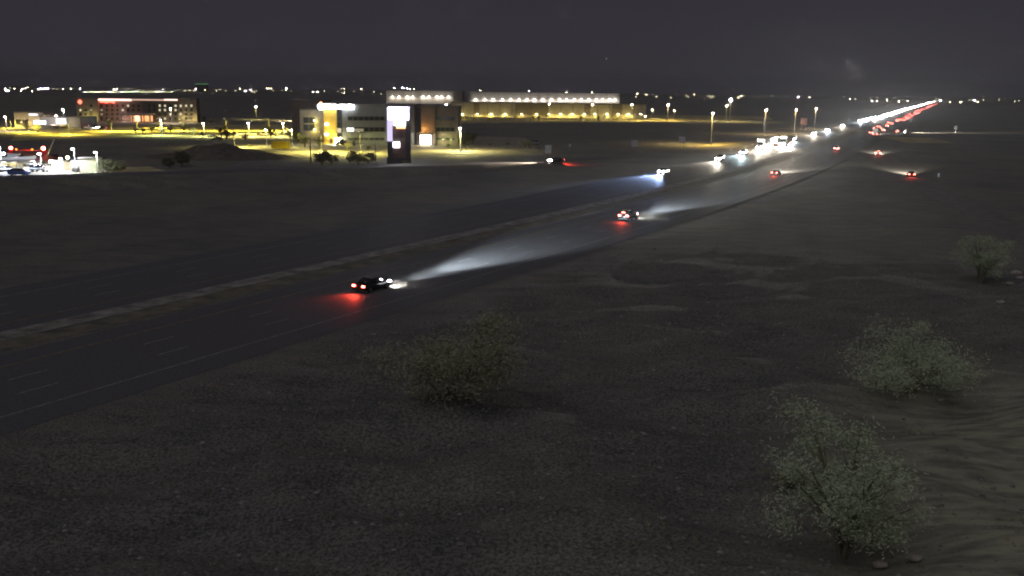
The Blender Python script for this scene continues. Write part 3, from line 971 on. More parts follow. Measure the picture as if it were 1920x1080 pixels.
def make_truck(paint, name='semi_truck'):
    root = thing(name, 'prototype', 'truck')
    t = MB(); t.box(-13.6, 0.2, -1.28, 1.28, 1.15, 4.05); t.build('trailer', mat('trailer_white', (.55, .55, .54), .6, .1, 1), root)
    c = MB(); c.prism([(1.0, .6), (6.6, .6), (6.65, 1.4), (6.4, 1.75), (4.6, 1.95), (4.0, 2.9), (3.2, 3.7), (1.0, 3.8)], -1.2, 1.2); co = c.build('cab', paint, root); bevel_obj(co, .08)
    g = MB(); g.box(4.1, 4.55, -1.05, 1.05, 2.1, 2.75, taper=.05); g.build('windscreen', CARGLASS, root)
    k = MB(); k.box(-13.4, 6.2, -.45, .45, .85, 1.13); k.build('chassis', DARKMETAL, root)
    add_wheels(root, (5.5, 1.7, .4, -11.4, -12.6), 1.08, .5, .3)
    for s in (-1, 1):
        h = MB(); h.ball((6.62, s * .88, 1.02), .17, 10, 6, sq=(.5, 1, .8)); h.build('headlight', HEAD_W, root)
        h = MB(); h.box(-13.66, -13.58, s * 1.0 - .16, s * 1.0 + .16, .95, 1.1); h.build('taillight', TAIL_HOT, root)
        for x in (-13.4, -9, -4.5, -.1):
            h = MB(); h.box(x - .06, x + .06, s * 1.3 - .03, s * 1.3 + .03, 1.2, 1.3); h.build('side_marker', MARKER, root)
    h = MB(); h.box(3.25, 3.4, -1.0, 1.0, 3.55, 3.72); h.build('roof_light_bar', glow('bloom_bar_white', (1, .93, .85), 900), root)  # bar added to enlarge the bloom of the oncoming lights
    for y_ in (-.5, .5):
        h = MB(); h.ball((6.68, y_, .72), .13, 8, 5); h.build('added_bloom_lamp', HEAD_W, root)  # extra front lamps added for the same wider bloom
    for y in (-1, -.5, 0, .5, 1):
        h = MB(); h.ball((3.3, y, 3.78), .07, 6, 4); h.build('roof_marker', MARKER, root)
        h = MB(); h.box(-13.65, -13.58, y - .08, y + .08, 3.85, 3.95); h.build('rear_marker', MARKER, root)
    return freeze(root)

PAINTS = {n: mat(n + '_car_paint', c, .35, .06, 1.0, spec=.5) for n, c in {'black': (.02, .02, .022), 'silver': (.4, .41, .42), 'white': (.7, .7, .68), 'red': (.3, .03, .03), 'grey': (.12, .12, .13), 'blue': (.05, .11, .42)}.items()}
PROTO = {
    'sedan_w': make_car('sedan', PAINTS['black'], HEAD_W, TAIL), 'sedan_c': make_car('sedan', PAINTS['silver'], HEAD_C, TAIL_HOT),
    'suv_w': make_car('suv', PAINTS['black'], HEAD_W, TAIL_HOT), 'suv_c': make_car('suv', PAINTS['white'], HEAD_C, TAIL),
    'pickup_w': make_car('pickup', PAINTS['silver'], HEAD_W, TAIL_HOT, name='pickup_truck'),
    'truck': make_truck(PAINTS['white']),
    'p_white': make_car('sedan', PAINTS['white'], None, None, False, 'parked_car'), 'p_silver': make_car('suv', PAINTS['silver'], None, None, False, 'parked_car'),
    'p_red': make_car('suv', PAINTS['red'], None, None, False, 'parked_car'), 'p_grey': make_car('sedan', PAINTS['grey'], None, None, False, 'parked_car'),
    'p_blue': make_car('suv', PAINTS['blue'], None, None, False, 'parked_car'),
}
COOL, WRM = (.80, .92, 1.0), (1.0, .88, .70)
def beams(root, power, col, tail=0.0, toe=1.3, cone=44, front=2.5, z=.72):
    if power:
        o = lamp(root, (front, 0, z), power, col, 'SPOT', .12, aim=(1, 0, -math.tan(R(toe))), cone=cone, blend=1.0, name='headlight_beam')
        o.scale = (1, -.0 + .24 if toe < 1 else .3, 1)
        if toe < 1:
            o2 = lamp(root, (front, 0, z), power * .05, col, 'SPOT', .12, aim=(1, 0, -.055), cone=34, blend=1.0, name='headlight_beam')
            o2.scale = (1, .36, 1)
    if tail:
        lamp(root, (-front - .35, 0, .95), tail, (1, .06, .03), 'SPOT', .3, aim=(-1, 0, -.9), cone=115, blend=1.0, name='taillight_glow')

EB_L = {1: 1.83, 2: 5.49, 3: 9.15}      # lanes counted from the right edge line
WB_L = {1: 26.0, 2: 29.6, 3: 33.2}
def on_road(proto, px, py, lane, label, group=None, away=True, power=0, col=COOL, tail=0.0, toe=1.3, cone=44):
    s, o = SO(G(px, py))
    if lane is None:
        LL = EB_L if away else WB_L
        o = min(LL.values(), key=lambda v: abs(v - o))
    else:
        o = (EB_L if away else WB_L)[lane]
    P = RP(s, o, .02)
    rz = math.pi / 2 - heading(s) + (0 if away else math.pi)
    r_ = dup(PROTO[proto], P, rz, label, group)
    beams(r_, power, col, tail, toe, cone, 6.8 if proto == 'truck' else 2.5)
    return r_
on_road('sedan_w', 680, 541, None, 'dark car with wide red tail lights, its beams on empty lanes', power=9e5, tail=1000, toe=.75, cone=30)
on_road('suv_w', 1161, 411, None, 'car with pale red tail lights following the far traffic, beams ahead', power=8e5, tail=500, toe=.75, cone=30)
on_road('sedan_w', 1448, 328, None, 'car with small red tail lights beside bright oncoming truck lights', power=5e5, col=WRM, tail=500)
on_road('pickup_w', 1568, 282, None, 'pickup with red tail lights closing on the eastbound queue', power=4e5, tail=500)
on_road('truck', 1627, 253, 1, 'eastbound semi-truck with amber marker lights along its trailer', power=3e5, col=WRM)
on_road('sedan_c', 1242, 325, None, 'oncoming car with blue-white headlights, leading the westbound traffic', away=False, power=1.3e5, col=(.4, .55, 1), toe=3.2)
on_road('suv_w', 1354, 301, None, 'oncoming car with warm headlights second in the westbound traffic', away=False, power=8e4, col=WRM, toe=2.5)
on_road('suv_c', 1384, 289, None, 'oncoming car with cool headlights third in the westbound traffic', away=False, power=8e4, col=(.7, .95, 1), toe=2.5)
on_road('truck', 1404, 279, 3, 'oncoming semi-truck with high cab beside the gravel gore', away=False, power=8e4, col=WRM, toe=2.5)
for k, (p_, px, py, l_) in enumerate((('pickup_w', 1437, 281, 3), ('truck', 1450, 276, 3), ('truck', 1466, 273, 2), ('sedan_w', 1474, 274, 1), ('suv_c', 1514, 264, 3), ('suv_w', 1550, 253, 3), ('sedan_c', 1583, 246, 3), ('suv_w', 1600, 238, 3))):
    on_road(p_, px, py, l_, ['oncoming pickup at the left of the brightest headlight cluster', 'oncoming semi-truck in the middle of the brightest headlight cluster', 'oncoming semi-truck at the right of the brightest headlight cluster', 'oncoming car on the inner lane of the brightest headlight cluster',
        'lone oncoming cool-lit car behind the brightest headlight cluster', 'oncoming car with starry white headlights before the dense queue', 'oncoming bluish car between two starry pairs of headlights', 'oncoming car with starry pinkish headlights heading the dense queue'][k], away=False, power=1.3e5, col=WRM if p_.endswith('w') or p_ == 'truck' else COOL, toe=2.5)
QW, QE = 'westbound cars in the far dense queue', 'eastbound cars in the far dense queue'
s, lane = SO(G(1622, 229))[0], 0
k = 0
while s < 5200:
    lane = (lane + random.choice((1, 2))) % 3
    P = RP(s, list(WB_L.values())[lane], .02)
    pr_ = random.choice(('sedan_w', 'suv_w', 'suv_c', 'sedan_c', 'pickup_w'))
    dup(PROTO[pr_], P, math.pi / 2 - heading(s) + math.pi, 'far oncoming vehicle with white headlights in the dense westbound queue', QW)
    if k % 5 == 0 and s < 1800: beams(bpy.context.scene.collection.objects[-1], 1.4e5, WRM if k % 2 else COOL, 0, 1.0, 50)
    s *= random.uniform(1.006, 1.03); k += 1
for px, py, l_ in ((1651, 252, 2), (1665, 247, 1), (1648, 243, 3), (1661, 240, 3), (1672, 238, 2), (1668, 244, 2), (1684, 232, 3), (1690, 234, 2)):
    on_road(random.choice(('suv_w', 'sedan_c', 'pickup_w')), px, py, l_, 'far eastbound vehicle with red tail lights in the dense queue', QE)
s = SO(G(1696, 229))[0]
while s < 3600:
    lane = (lane + random.choice((1, 2))) % 3
    P = RP(s, list(EB_L.values())[lane], .02)
    dup(PROTO[random.choice(('suv_w', 'sedan_c', 'pickup_w', 'sedan_w'))], P, math.pi / 2 - heading(s), 'far eastbound vehicle with red tail lights in the dense queue', QE)
    s *= random.uniform(1.012, 1.04)
def at_ramp(proto, px, py, dx, dy, label, z=.02, **kw):
    P = G(px, py, z)
    r_ = dup(PROTO[proto], P, math.atan2(dy, dx), label)
    beams(r_, **kw)
    return r_
at_ramp('suv_w', 1646, 291, 32, 92, 'car with red tail lights far up the entry ramp', power=3e5, col=WRM, tail=500)
at_ramp('sedan_w', 1707, 331, 27, 96, 'car with low amber-red tail lights alone on the entry ramp', power=3e5, col=WRM, tail=500)
at_ramp('suv_w', 1689, 249, 92, 25, 'dark boxy vehicle with red lights on the shoulder beside the eastbound queue', power=1.2e6, col=WRM, tail=500)
at_ramp('sedan_w', 1043, 304.5, -85, -52, 'car with paired white headlights driving down the exit ramp', z=1.0, power=3e5, col=(1, .8, .6), tail=2500, toe=2.2)

# parked cars on the lots
PK = [(398, 257, 'p_white', 'white parked car at the left edge of office parking'), (407, 263, 'p_grey', 'grey parked car in front of a white one'), (446, 254, 'p_white', 'white parked car behind small trees by boulevard'),
      (458, 254, 'p_silver', 'silver parked car beside a white one by boulevard'), (474, 254, 'p_white', 'white parked car in the middle of the office row'), (495, 254, 'p_silver', 'silver parked car at the right of the office row'),
      (520, 254, 'p_grey', 'grey parked car behind the yellow container'), (655, 267, 'p_grey', 'grey parked car near the office tower door'), (1000, 271, 'p_silver', 'silver parked car at the far right corner of the office parking'),
      (143, 241, 'p_white', 'white parked car left of the hotel drive'), (152, 241, 'p_silver', 'silver parked car on the hotel drive'), (168, 242, 'p_white', 'white parked car ahead of red-lit car on hotel drive'),
      (36, 329, 'p_blue', 'blue parked car on the bright yard pavement'), (94, 300, 'p_red', 'red parked car at the foot of the boom in the yard'), (12, 322, 'p_white', 'white parked car left of the blue one on the yard pavement'), (75, 322, 'p_silver', 'silver parked car behind the blue one on the yard pavement'), (60, 312, 'p_white', 'white parked car under the boat bow')]
for px, py, pr_, lab in PK:
    dup(PROTO[pr_], G(px, py, .04), random.choice((0, .1, math.pi, 2.9, -.15)) , lab)
at_ramp('suv_w', 177, 241, 1, .5, 'car with red tail lights on the hotel drive', z=.04, power=4e4, col=WRM, tail=500)
at_ramp('sedan_w', 190, 242, -.9, -.45, 'car with white headlights leaving the hotel drive', z=.04, power=4e4, col=WRM)
at_ramp('suv_w', 640, 272, -1, -.12, 'car with headlights on near the office tower', z=.04, power=4e4, col=WRM)
for k_, r_ in list(PROTO.items()):
    remove_tree(r_)

# ------------------------------------------------------------------ yard objects
def place(name, label, cat, px, py, z=.02, rz=0.0, group=None):
    return thing(name, label, cat, G(px, py, z), rz, group)
# boat on a trailer
bt = place('boat', 'pale white boat hull on stands in the lit yard', 'boat', 36, 316, rz=-.1)
hull = MB(); N = 12
for i in range(N + 1):
    t = i / N; x = -5 + 10 * t; wdt = 1.5 * (1 - t ** 3) + .03; keel = 1.7 + 1.0 * t ** 2.4; sheer = 2.9 + .55 * t ** 1.5
    for (y, z) in ((-wdt, sheer), (-wdt * .85, keel + .5), (0, keel), (wdt * .85, keel + .5), (wdt, sheer)):
        hull.v.append((x, y, z))
for i in range(N):
    for k in range(4):
        a = i * 5 + k; hull.f.append((a, a + 1, a + 6, a + 5)); hull.m.append(0)
    hull.f.append((i * 5 + 4, i * 5, i * 5 + 5, i * 5 + 9)); hull.m.append(0)
hull.f.append((0, 1, 2, 3, 4)); hull.m.append(0)
hull.build('hull', mat('boat_gelcoat', (.72, .68, .62), .4, .06, .8), bt)
w = MB(); w.box(-2.6, .6, -1.0, 1.0, 2.95, 3.9, taper=.25); w.build('cabin', PAINTS['white'], bt)
w = MB(); w.box(.62, .75, -.8, .8, 3.0, 3.7); w.build('windscreen', CARGLASS, bt)
for x in (-3.5, 0, 2.6):
    for s_ in (-1, 1):
        w = MB(); w.tube([(x, s_ * 1.1, 0), (x, s_ * .6, 2.2)], .07, 6); w.build('stand', METAL, bt)
# truck with red lights behind the boat
ft = place('flatbed_truck', 'flatbed truck with glowing red lamps behind the boat', 'truck', 58, 296, rz=.0)
w = MB(); w.box(-6, 3.6, -1.2, 1.2, 1.0, 1.35); w.build('bed', DARKMETAL, ft)
w = MB(); w.prism([(3.7, .6), (6.2, .6), (6.2, 1.6), (5.4, 1.8), (4.9, 2.7), (3.7, 2.7)], -1.1, 1.1); w.build('cab', PAINTS['red'], ft)
w = MB(); w.box(-6, -5.8, -1.2, 1.2, 1.36, 2.9); w.build('headboard', PAINTS['red'], ft)
add_wheels(ft, (5.0, -3.2, -4.4), 1.0, .48, .3)
for x, z, r_ in ((-5.2, 3.0, .5), (-3.6, 2.6, .3), (1.2, 2.6, .3), (4.6, 3.0, .6)):
    w = MB(); w.ball((x, -1.25, z), r_, 10, 6, sq=(1, .5, .8)); w.build('warning_lamp', TAIL_HOT if r_ > .4 else MARKER, ft)
w = MB(); w.box(-5.4, 4.9, -1.22, -1.12, 2.2, 2.45); w.build('side_rail', PAINTS['red'], ft)
lamp(ft, (0, -3, 2.8), 700, (1, .12, .06))
# boom lift
bl = place('boom_lift', 'red boom lift with long raised arm leaning over the yard', 'lift', 90, 305)
w = MB(); w.box(-1.4, 1.4, -1.0, 1.0, .5, 1.3, taper=.1); w.build('chassis', PAINTS['red'], bl)
add_wheels(bl, (-1.0, 1.0), .95, .45, .3)
w = MB(); w.box(-.9, .7, -.8, .8, 1.32, 2.1, taper=.12); w.build('turret', PAINTS['red'], bl)
tip = AT(104, 256, bl.location.y) - bl.location
mid = Vector((0, 0, 2.0)).lerp(tip, .55)
w = MB(); w.tube([(0, 0, 2.0), mid], .24, 8); w.build('lower_boom', mat('boom_grey', (.35, .34, .3), .5, .1, 1), bl)
w = MB(); w.tube([mid, tip], .15, 8); w.build('upper_boom', mat('boom_grey', (.35, .34, .3), .5, .1, 1), bl)
w = MB()
for z in (0, .5, 1.05):
    for (x0_, y0_, x1_, y1_) in ((-.8, -.4, .8, -.4), (.8, -.4, .8, .4), (.8, .4, -.8, .4), (-.8, .4, -.8, -.4)):
        w.tube([tip + Vector((x0_, y0_, z)), tip + Vector((x1_, y1_, z))], .04, 5)
for x_ in (-.8, .8):
    for y_ in (-.4, .4):
        w.tube([tip + Vector((x_, y_, 0)), tip + Vector((x_, y_, 1.05))], .04, 5)
w.box(tip.x - .8, tip.x + .8, tip.y - .4, tip.y + .4, tip.z - .06, tip.z)
w.build('basket', DARKMETAL, bl)
# white cabinet, bins, shed
wb = place('equipment_cabinet', 'white rectangular equipment cabinet in the lit yard', 'cabinet', 113, 318)
w = MB(); w.box(-1.9, 1.9, -.8, .8, .15, 2.3); bo = w.build('body', PAINTS['white'], wb); bevel_obj(bo, .05)
w = MB(); w.box(-2.0, 2.0, -.9, .9, 2.3, 2.42); w.build('lid', PAINTS['white'], wb)
for x in (-.95, .95):
    w = MB(); w.box(x - .88, x + .88, -.84, -.801, .3, 2.15); w.build('door', mat('cabinet_door', (.6, .6, .58), .5, .05, 1), wb)
w = MB(); w.box(-1.8, 1.8, -.7, .7, 0, .15); w.build('plinth', CONCRETE, wb)
for k, px in enumerate((143.5, 150.5)):
    d = place('waste_bin', ('white upright waste bin at left of the pair below a lamp post', 'white upright waste bin at right of the pair, against the shed')[k], 'bin', px, 323)
    w = MB(); w.box(-.85, .85, -.8, .8, .2, 3.0, taper=-.06); bo = w.build('body', mat('bin_white', (.66, .66, .64), .6, .1, 1), d); bevel_obj(bo, .05)
    w = MB(); w.prism([(-.97, 3.02), (.97, 3.02), (.97, 3.12), (-.97, 3.4)], -.9, .9); w.build('lid', DARKMETAL, d)
    for x in (-.6, .6):
        w = MB(); w.tube([(x - .06, -.6, .12), (x + .06, -.6, .12)], .12, 8); w.build('wheel', TYRE, d)
sh = place('shed', 'pale flat-roofed shed with grooved walls at the yard corner', 'shed', 171, 324)
w = MB(); w.box(-2.1, 2.1, -1.6, 1.6, 0, 3.7); w.build('wall', mat('shed_cream', (.55, .53, .40), .8, .1, .6), sh)
for k in range(6):
    x = -1.9 + .76 * k
    w = MB(); w.box(x - .05, x + .05, -1.66, -1.601, .1, 3.6); w.build('batten', mat('shed_batten', (.42, .40, .3), .8, .1, .6), sh)
w = MB(); w.box(-2.3, 2.3, -1.9, 1.8, 3.7, 3.95); w.build('roof', ROOF, sh)
w = MB(); w.box(.3, 1.5, -1.69, -1.665, .05, 2.5); w.build('door', mat('shed_door', (.40, .47, .33), .7, .1, 1), sh)
fence = place('yard_wall', 'low tan block wall between cabinet and waste bins', 'wall', 131, 320)
w = MB(); w.box(-1.5, 1.5, -.15, .15, 0, 2.2); w.build('wall', mat('tan_block', (.38, .26, .17), .9, .15, 2), fence)
w = MB(); w.box(-1.6, 1.6, -.2, .2, 2.2, 2.32); w.build('coping', CONCRETE, fence)
for k, px in enumerate((157, 182)):
    d = place('marker_post', ('dark marker post at the pavement edge below the bins', 'dark marker post at the pavement edge below the shed')[k], 'post', px, 333)
    w = MB(); w.cyl((0, 0, 0), (0, 0, 1.1), .14, 8); w.build('post', DARKMETAL, d)
    w = MB(); w.ball((0, 0, 1.12), .16, 8, 5); w.build('cap', DARKMETAL, d)

for k, (px, py, nm_, col_) in enumerate(((18, 300, 'yellow work lamp on a stand behind the boat', YEL), (66, 304, 'white work lamp on a stand beside the red truck', WHT), (128, 304, 'yellow work lamp on a stand behind the white cabinet', YEL), (8, 296, 'blue-white work lamp on a stand at the yard edge', (.75, .85, 1)), (97, 312, 'white work lamp on a stand left of the cabinet', WHT))):
    d = place('work_lamp', nm_, 'lamp', px, py + 8)
    w = MB()
    for a_ in (0, 2.1, 4.2): w.tube([(0, 0, .9), (.6 * math.cos(a_), .6 * math.sin(a_), 0)], .04, 5)
    w.build('tripod', DARKMETAL, d)
    w = MB(); w.cyl((0, 0, .9), (0, 0, 2.3), .04, 6); w.build('mast', DARKMETAL, d)
    w = MB(); w.box(-.32, .32, -.12, .08, 2.2, 2.6, taper=.03); w.build('lamp_head', LAMP_Y if col_ is YEL else LAMP_W, d)
    lamp(d, (0, -.6, 2.5), 900, col_)
# yellow container
yc = place('shipping_container', 'bright yellow shipping container on the office parking', 'container', 527.5, 279, .04)
YC = mat('container_yellow', (.62, .46, .03), .5, .12, .8)
w = MB(); w.box(-3.1, 3.1, -1.2, 1.2, .15, 2.75); w.build('body', YC, yc)
for k in range(15):
    x = -2.9 + k * .414
    w = MB(); w.box(x - .09, x + .09, -1.26, -1.201, .3, 2.6); w.build('rib', YC, yc)
for s_ in (-1, 1):
    w = MB(); w.box(s_ * 3.1 - .12, s_ * 3.1 + .12, -1.3, -1.1, 0, 2.9); w.build('corner_post', mat('container_post', (.45, .32, .02), .5, .1, 1), yc)
w = MB(); w.box(-3.3, -3.23, -1.1, 1.1, .3, 2.6); w.build('door', mat('container_door', (.30, .22, .03), .5, .1, 1), yc)
lamp_post(548, 244, 276, 'slim yellow lamp post right of the yellow container', LAMP_Y, (1, .88, .25), 4200)
lamp_post(500, 243, 274, 'slim yellow lamp post left of the yellow container', LAMP_Y, (1, .88, .25), 3500)

# traffic signals, seen from behind
def signal(px, pyb, pyt, reach, heads, label):
    B = G(px, pyb); t = AT(px, pyt, B.y); h = t.z
    root = thing('traffic_signal', label, 'traffic signal', B)
    w = MB(); w.tube([(0, 0, 0), (0, 0, h + .4)], [.18, .11], 8); w.build('pole', DARKMETAL, root)
    e = AT(reach[0], reach[1], B.y) - B
    w = MB(); w.tube([(0, 0, h), (e.x, 0, e.z)], [.12, .07], 6); w.build('mast_arm', DARKMETAL, root)
    for hx in heads:
        q = AT(hx, pyt, B.y) - B
        zz = h + (e.z - h) * (q.x / e.x)
        w = MB(); w.box(q.x - .42, q.x + .42, -.12, -.05, zz - .8, zz + .8); bp_ = w.build('signal_head', DARKMETAL, root)
        w = MB(); w.box(q.x - .2, q.x + .2, -.05, .3, zz - .6, zz + .6)
        for dz in (-.4, 0, .4): w.cyl((q.x, .3, zz + dz), (q.x, .5, zz + dz), .17, 8)
        w.build('housing', DARKMETAL, bp_)
    return root
signal(583, 306, 262.5, (646, 265.5), (621, 641), 'traffic signal on a tall pole with long arm before the stair tower')
signal(704.5, 303, 272, (640, 266.5), (664, 643), 'traffic signal whose arm reaches from a pole beside the pylon sign')

# roadside signs
def road_sign(px, py0, py1, wpx, pyb, label, m, posts=2, name='road_sign'):
    B = G(px, pyb); a = AT(px - wpx / 2, py1, B.y) - B; b = AT(px + wpx / 2, py0, B.y) - B
    root = thing(name, label, 'sign', B)
    w = MB(); w.box(a.x, b.x, -.06, 0, a.z, b.z); p_ = w.build('panel', m, root)
    w = MB()
    for z in (a.z + .3, b.z - .3): w.box(a.x + .1, b.x - .1, .001, .07, z - .05, z + .05)
    w.build('stiffener', METAL, p_)
    for x in ((a.x * .6, b.x * .6) if posts == 2 else (0,)):
        w = MB(); w.box(x - .07, x + .07, .071, .2, 0, b.z - .1); w.build('post', METAL, root)
    return root
SG = mat('sign_grey_sheeting', (.62, .65, .66), .4, .08, 1)
road_sign(1028, 272, 287, 12, 296, 'pale upright roadside sign left of the exit ramp car', SG)
road_sign(1190, 263, 275, 12, 284, 'dim grey roadside sign in the dark field by the exit ramp', SG)
road_sign(1279, 257, 268, 12, 279, 'pale roadside sign between the dim sign and the gravel gore', SG)
road_sign(1507, 222, 234, 13, 246, 'reddish-brown road sign beside the westbound lanes', mat('brown_sheeting', (.42, .22, .19), .5, .08, 1))
road_sign(1760, 325, 331, 4, 334, 'small pale marker sign right of the entry ramp car', SG, 1)
road_sign(1069, 270, 275, 4, 281, 'tiny pale marker sign right of the exit ramp sign', SG, 1)
road_sign(1792, 236, 242, 6, 250, 'small pale sign right of the eastbound queue', SG, 1)

# ------------------------------------------------------------------ trees and shrubs
def tree_mesh(h, w, trunk_h, clumps, per, leaf, seed, limbs=7):
    """leaning limbs of unequal reach, leaf sprays gathered along their outer halves"""
    rs = random.Random(seed)
    t = MB(); cen = []
    for k in range(limbs):
        a = 2 * math.pi * (k + rs.uniform(-.35, .35)) / limbs
        reach = w / 2 * rs.uniform(.45, 1.08); top = trunk_h + (h - trunk_h) * rs.uniform(.35, 1.0)
        if k == 0: reach *= .35; top = h
        base = Vector((.14 * math.cos(a), .14 * math.sin(a), -.1))
        e = Vector((reach * math.cos(a), reach * math.sin(a), top))
        m1 = Vector((e.x * .22, e.y * .22, trunk_h * .6 + top * .2)); m2 = Vector((e.x * .62, e.y * .62, top * .72))
        r0 = .02 * h
        t.tube([base, m1, m2, e], [r0, r0 * .7, r0 * .42, r0 * .12], 6)
        for q in range(max(2, clumps // limbs)):
            f_ = rs.uniform(.35, 1.05)
            c = (m1.lerp(m2, f_ / .7) if f_ < .7 else m2.lerp(e, (f_ - .7) / .3))
            c = c + Vector((rs.gauss(0, .11) * w, rs.gauss(0, .11) * w, rs.gauss(-.02, .07) * h))
            c.z = max(c.z, .25)
            cen.append(c)
            t.tube([m1.lerp(m2, rs.uniform(.3, 1)), c], [r0 * .22, r0 * .07], 4)
    f = MB()
    for c in cen:
        cr = rs.uniform(.5, 1.25) * w * .085
        flat = rs.uniform(.45, .9)
        for k in range(per):
            d = Vector((rs.gauss(0, 1), rs.gauss(0, 1), rs.gauss(0, flat))) * cr
            p_ = c + d
            if p_.z < .12: p_.z = rs.uniform(.12, .5)
            a = Vector((rs.gauss(0, 1), rs.gauss(0, 1), rs.gauss(0, .6) - .25)).normalized() * leaf * rs.uniform(.6, 1.7)
            b = a.cross(Vector((rs.gauss(0, 1), rs.gauss(0, 1), rs.gauss(0, 1)))).normalized() * leaf * .3
            f.quad(p_ - a, p_ + b, p_ + a, p_ - b)
    return t.mesh('trunk', BARK), f
TREES = {}
def tree(kind, label, cat, loc, sc=1.0, rz=None, group=None, name='desert_tree'):
    tm, cm = TREES[kind]
    root = thing(name, label, cat, loc, random.uniform(0, 6.28) if rz is None else rz, group)
    a = link('trunk', tm, root); b = link('crown', cm, root)
    a.scale = b.scale = (sc,) * 3
    return root
def reg(kind, leafm, *args):
    tm, f = tree_mesh(*args)
    TREES[kind] = (tm, f.mesh('crown', LEAF[leafm]))
reg('near_a', 'pale', 6.8, 6.6, 1.6, 63, 170, .10, 3)
reg('near_b', 'pale', 4.8, 8.2, .8, 63, 170, .11, 5)
reg('near_c', 'olive', 6.4, 9.0, .5, 84, 170, .12, 8)
reg('near_d', 'olive', 5.2, 8.4, .4, 70, 150, .12, 13)
reg('near_e', 'olive', 2.0, 3.0, .1, 22, 110, .09, 17)
reg('lot_a', 'yellow', 5.0, 4.4, 1.4, 22, 60, .22, 21)
reg('lot_b', 'olive', 4.0, 4.0, .9, 20, 60, .22, 23)
reg('lot_c', 'dark', 4.0, 5.6, .3, 26, 70, .24, 25)
reg('lot_d', 'yellow', 1.3, 2.0, .05, 10, 40, .16, 27)
tree('near_a', 'pale green palo verde tree with sparse drooping crown on gravelly ground', 'tree', G(1580, 1040), 1.0, 1.0)
tree('near_b', 'wide pale green desert tree growing beyond the palo verde', 'tree', G(1705, 742), .95, 2.0)
tree('near_c', 'large dim olive bush beside the highway shoulder near red-lit car', 'bush', G(862, 772), 1.0, .4, name='bush')
tree('near_a', 'small pale green tree by scattered bright rocks', 'tree', G(1838, 530), .85, 2.6)
tree('near_e', 'low olive creosote bush left of the palo verde', 'bush', G(1475, 915), .8, .2, name='bush')
# verge shrubs beyond the westbound lanes
for k, (px, py, sc) in enumerate(((340, 312, 1.1), (318, 316, .8), (604, 309, 1.1), (622, 308, .9), (672, 309, 1.1), (690, 308, .9), (208, 325, 1.0), (223, 324, .8), (656, 306, .7), (762, 313, .5))):
    tree('lot_c', ['dark bush on the spoil mound', 'small dark bush left of the mound bush', 'dark tree under the traffic signal pole', 'dark tree right of the signal pole', 'dark broad tree left of the pylon sign', 'dark tree touching the pylon sign base', 'dark tree against the yard shed', 'smaller dark tree right of the shed tree', 'small dark tree between two dark tree clumps', 'little shrub at the foot of the pylon sign'][k], 'tree', G(px, py), sc)
lots = [('lot_a', 415, 258), ('lot_a', 425, 262), ('lot_b', 438, 258), ('lot_b', 460, 264), ('lot_a', 508, 258), ('lot_b', 517, 256), ('lot_b', 540, 256), ('lot_b', 552, 254), ('lot_b', 545, 262), ('lot_a', 571, 276), ('lot_b', 652, 282), ('lot_a', 560, 268), ('lot_a', 600, 279),
        ('lot_a', 870, 271), ('lot_a', 877, 272), ('lot_a', 886, 270), ('lot_b', 985, 277), ('lot_b', 992, 278), ('lot_d', 816, 274), ('lot_d', 840, 275), ('lot_d', 875, 280), ('lot_d', 918, 273), ('lot_d', 953, 272), ('lot_d', 466, 275), ('lot_d', 690, 280)]
for kd, px, py in lots:
    tree(kd, ('yellow-leaved lamp-lit tree planted in the office parking' if kd == 'lot_a' else 'olive-leaved small tree planted in the office parking') if kd != 'lot_d' else 'low shrub in the office parking bed', 'tree' if kd != 'lot_d' else 'shrub', G(px, py, .03), random.uniform(.8, 1.1), None, 'office parking trees' if kd != 'lot_d' else 'office parking shrubs', 'parking_tree' if kd != 'lot_d' else 'shrub')
for kd, px, py in [('lot_b', x, y + random.uniform(-2, 2)) for x, y in ((155, 236), (165, 234), (205, 234), (255, 250), (268, 251), (285, 248), (305, 252), (320, 249), (345, 247), (362, 254), (380, 256), (130, 229), (118, 228), (372, 228), (382, 229), (395, 230), (50, 244), (70, 246))]:
    tree(kd, 'small tree along the lit boulevard and hotel drive', 'tree', G(px, py, .03), random.uniform(.8, 1.2), None, 'boulevard trees', 'boulevard_tree')
for k in range(34):
    px = 862 + k * 10 + random.uniform(-4, 4)
    kd = random.choice(('lot_a', 'lot_d', 'lot_d', 'lot_b'))
    tree(kd, {'lot_a': 'yellow-leaved tree along the foot of the tan warehouse', 'lot_d': 'low lamp-lit shrub along the foot of the tan warehouse', 'lot_b': 'olive-leaved tree along the foot of the tan warehouse'}[kd], 'shrub' if kd == 'lot_d' else 'tree', G(px, 224 + random.uniform(-1, 3.0), .03), random.uniform(.6, 1.0), None, 'warehouse verge planting', 'verge_shrub' if kd == 'lot_d' else 'verge_tree')
# pale rocks by the right edge
rk = mat('pale_rock', (.45, .40, .34), .9, .3, 3)
for k, (px, py, r_) in enumerate(((1876, 498, .45), (1905, 512, .6), (1912, 521, .4), (1893, 532, .4), (1876, 567, .4), (1886, 494, .3), (1845, 1005, .45), (1862, 1018, .35), (1905, 1040, .4), (1650, 1058, .3), (1715, 1046, .3), (1330, 1046, .3), (1120, 1044, .3))):
    b = MB(); b.ball((0, 0, 0), r_, 8, 6, sq=(1.3, .8, .6))
    b.v = [(x * random.uniform(.8, 1.15), y * random.uniform(.8, 1.15), z * random.uniform(.8, 1.1)) for x, y, z in b.v]
    o = b.build('rock', rk, None, False, G(px, py, r_ * .25))
    tag(o, 'pale rock lying by the small pale green tree' if k < 6 else 'weathered rock on the gravelly foreground slope', 'rock', 'rocks by the small pale tree' if k < 6 else 'foreground rocks')

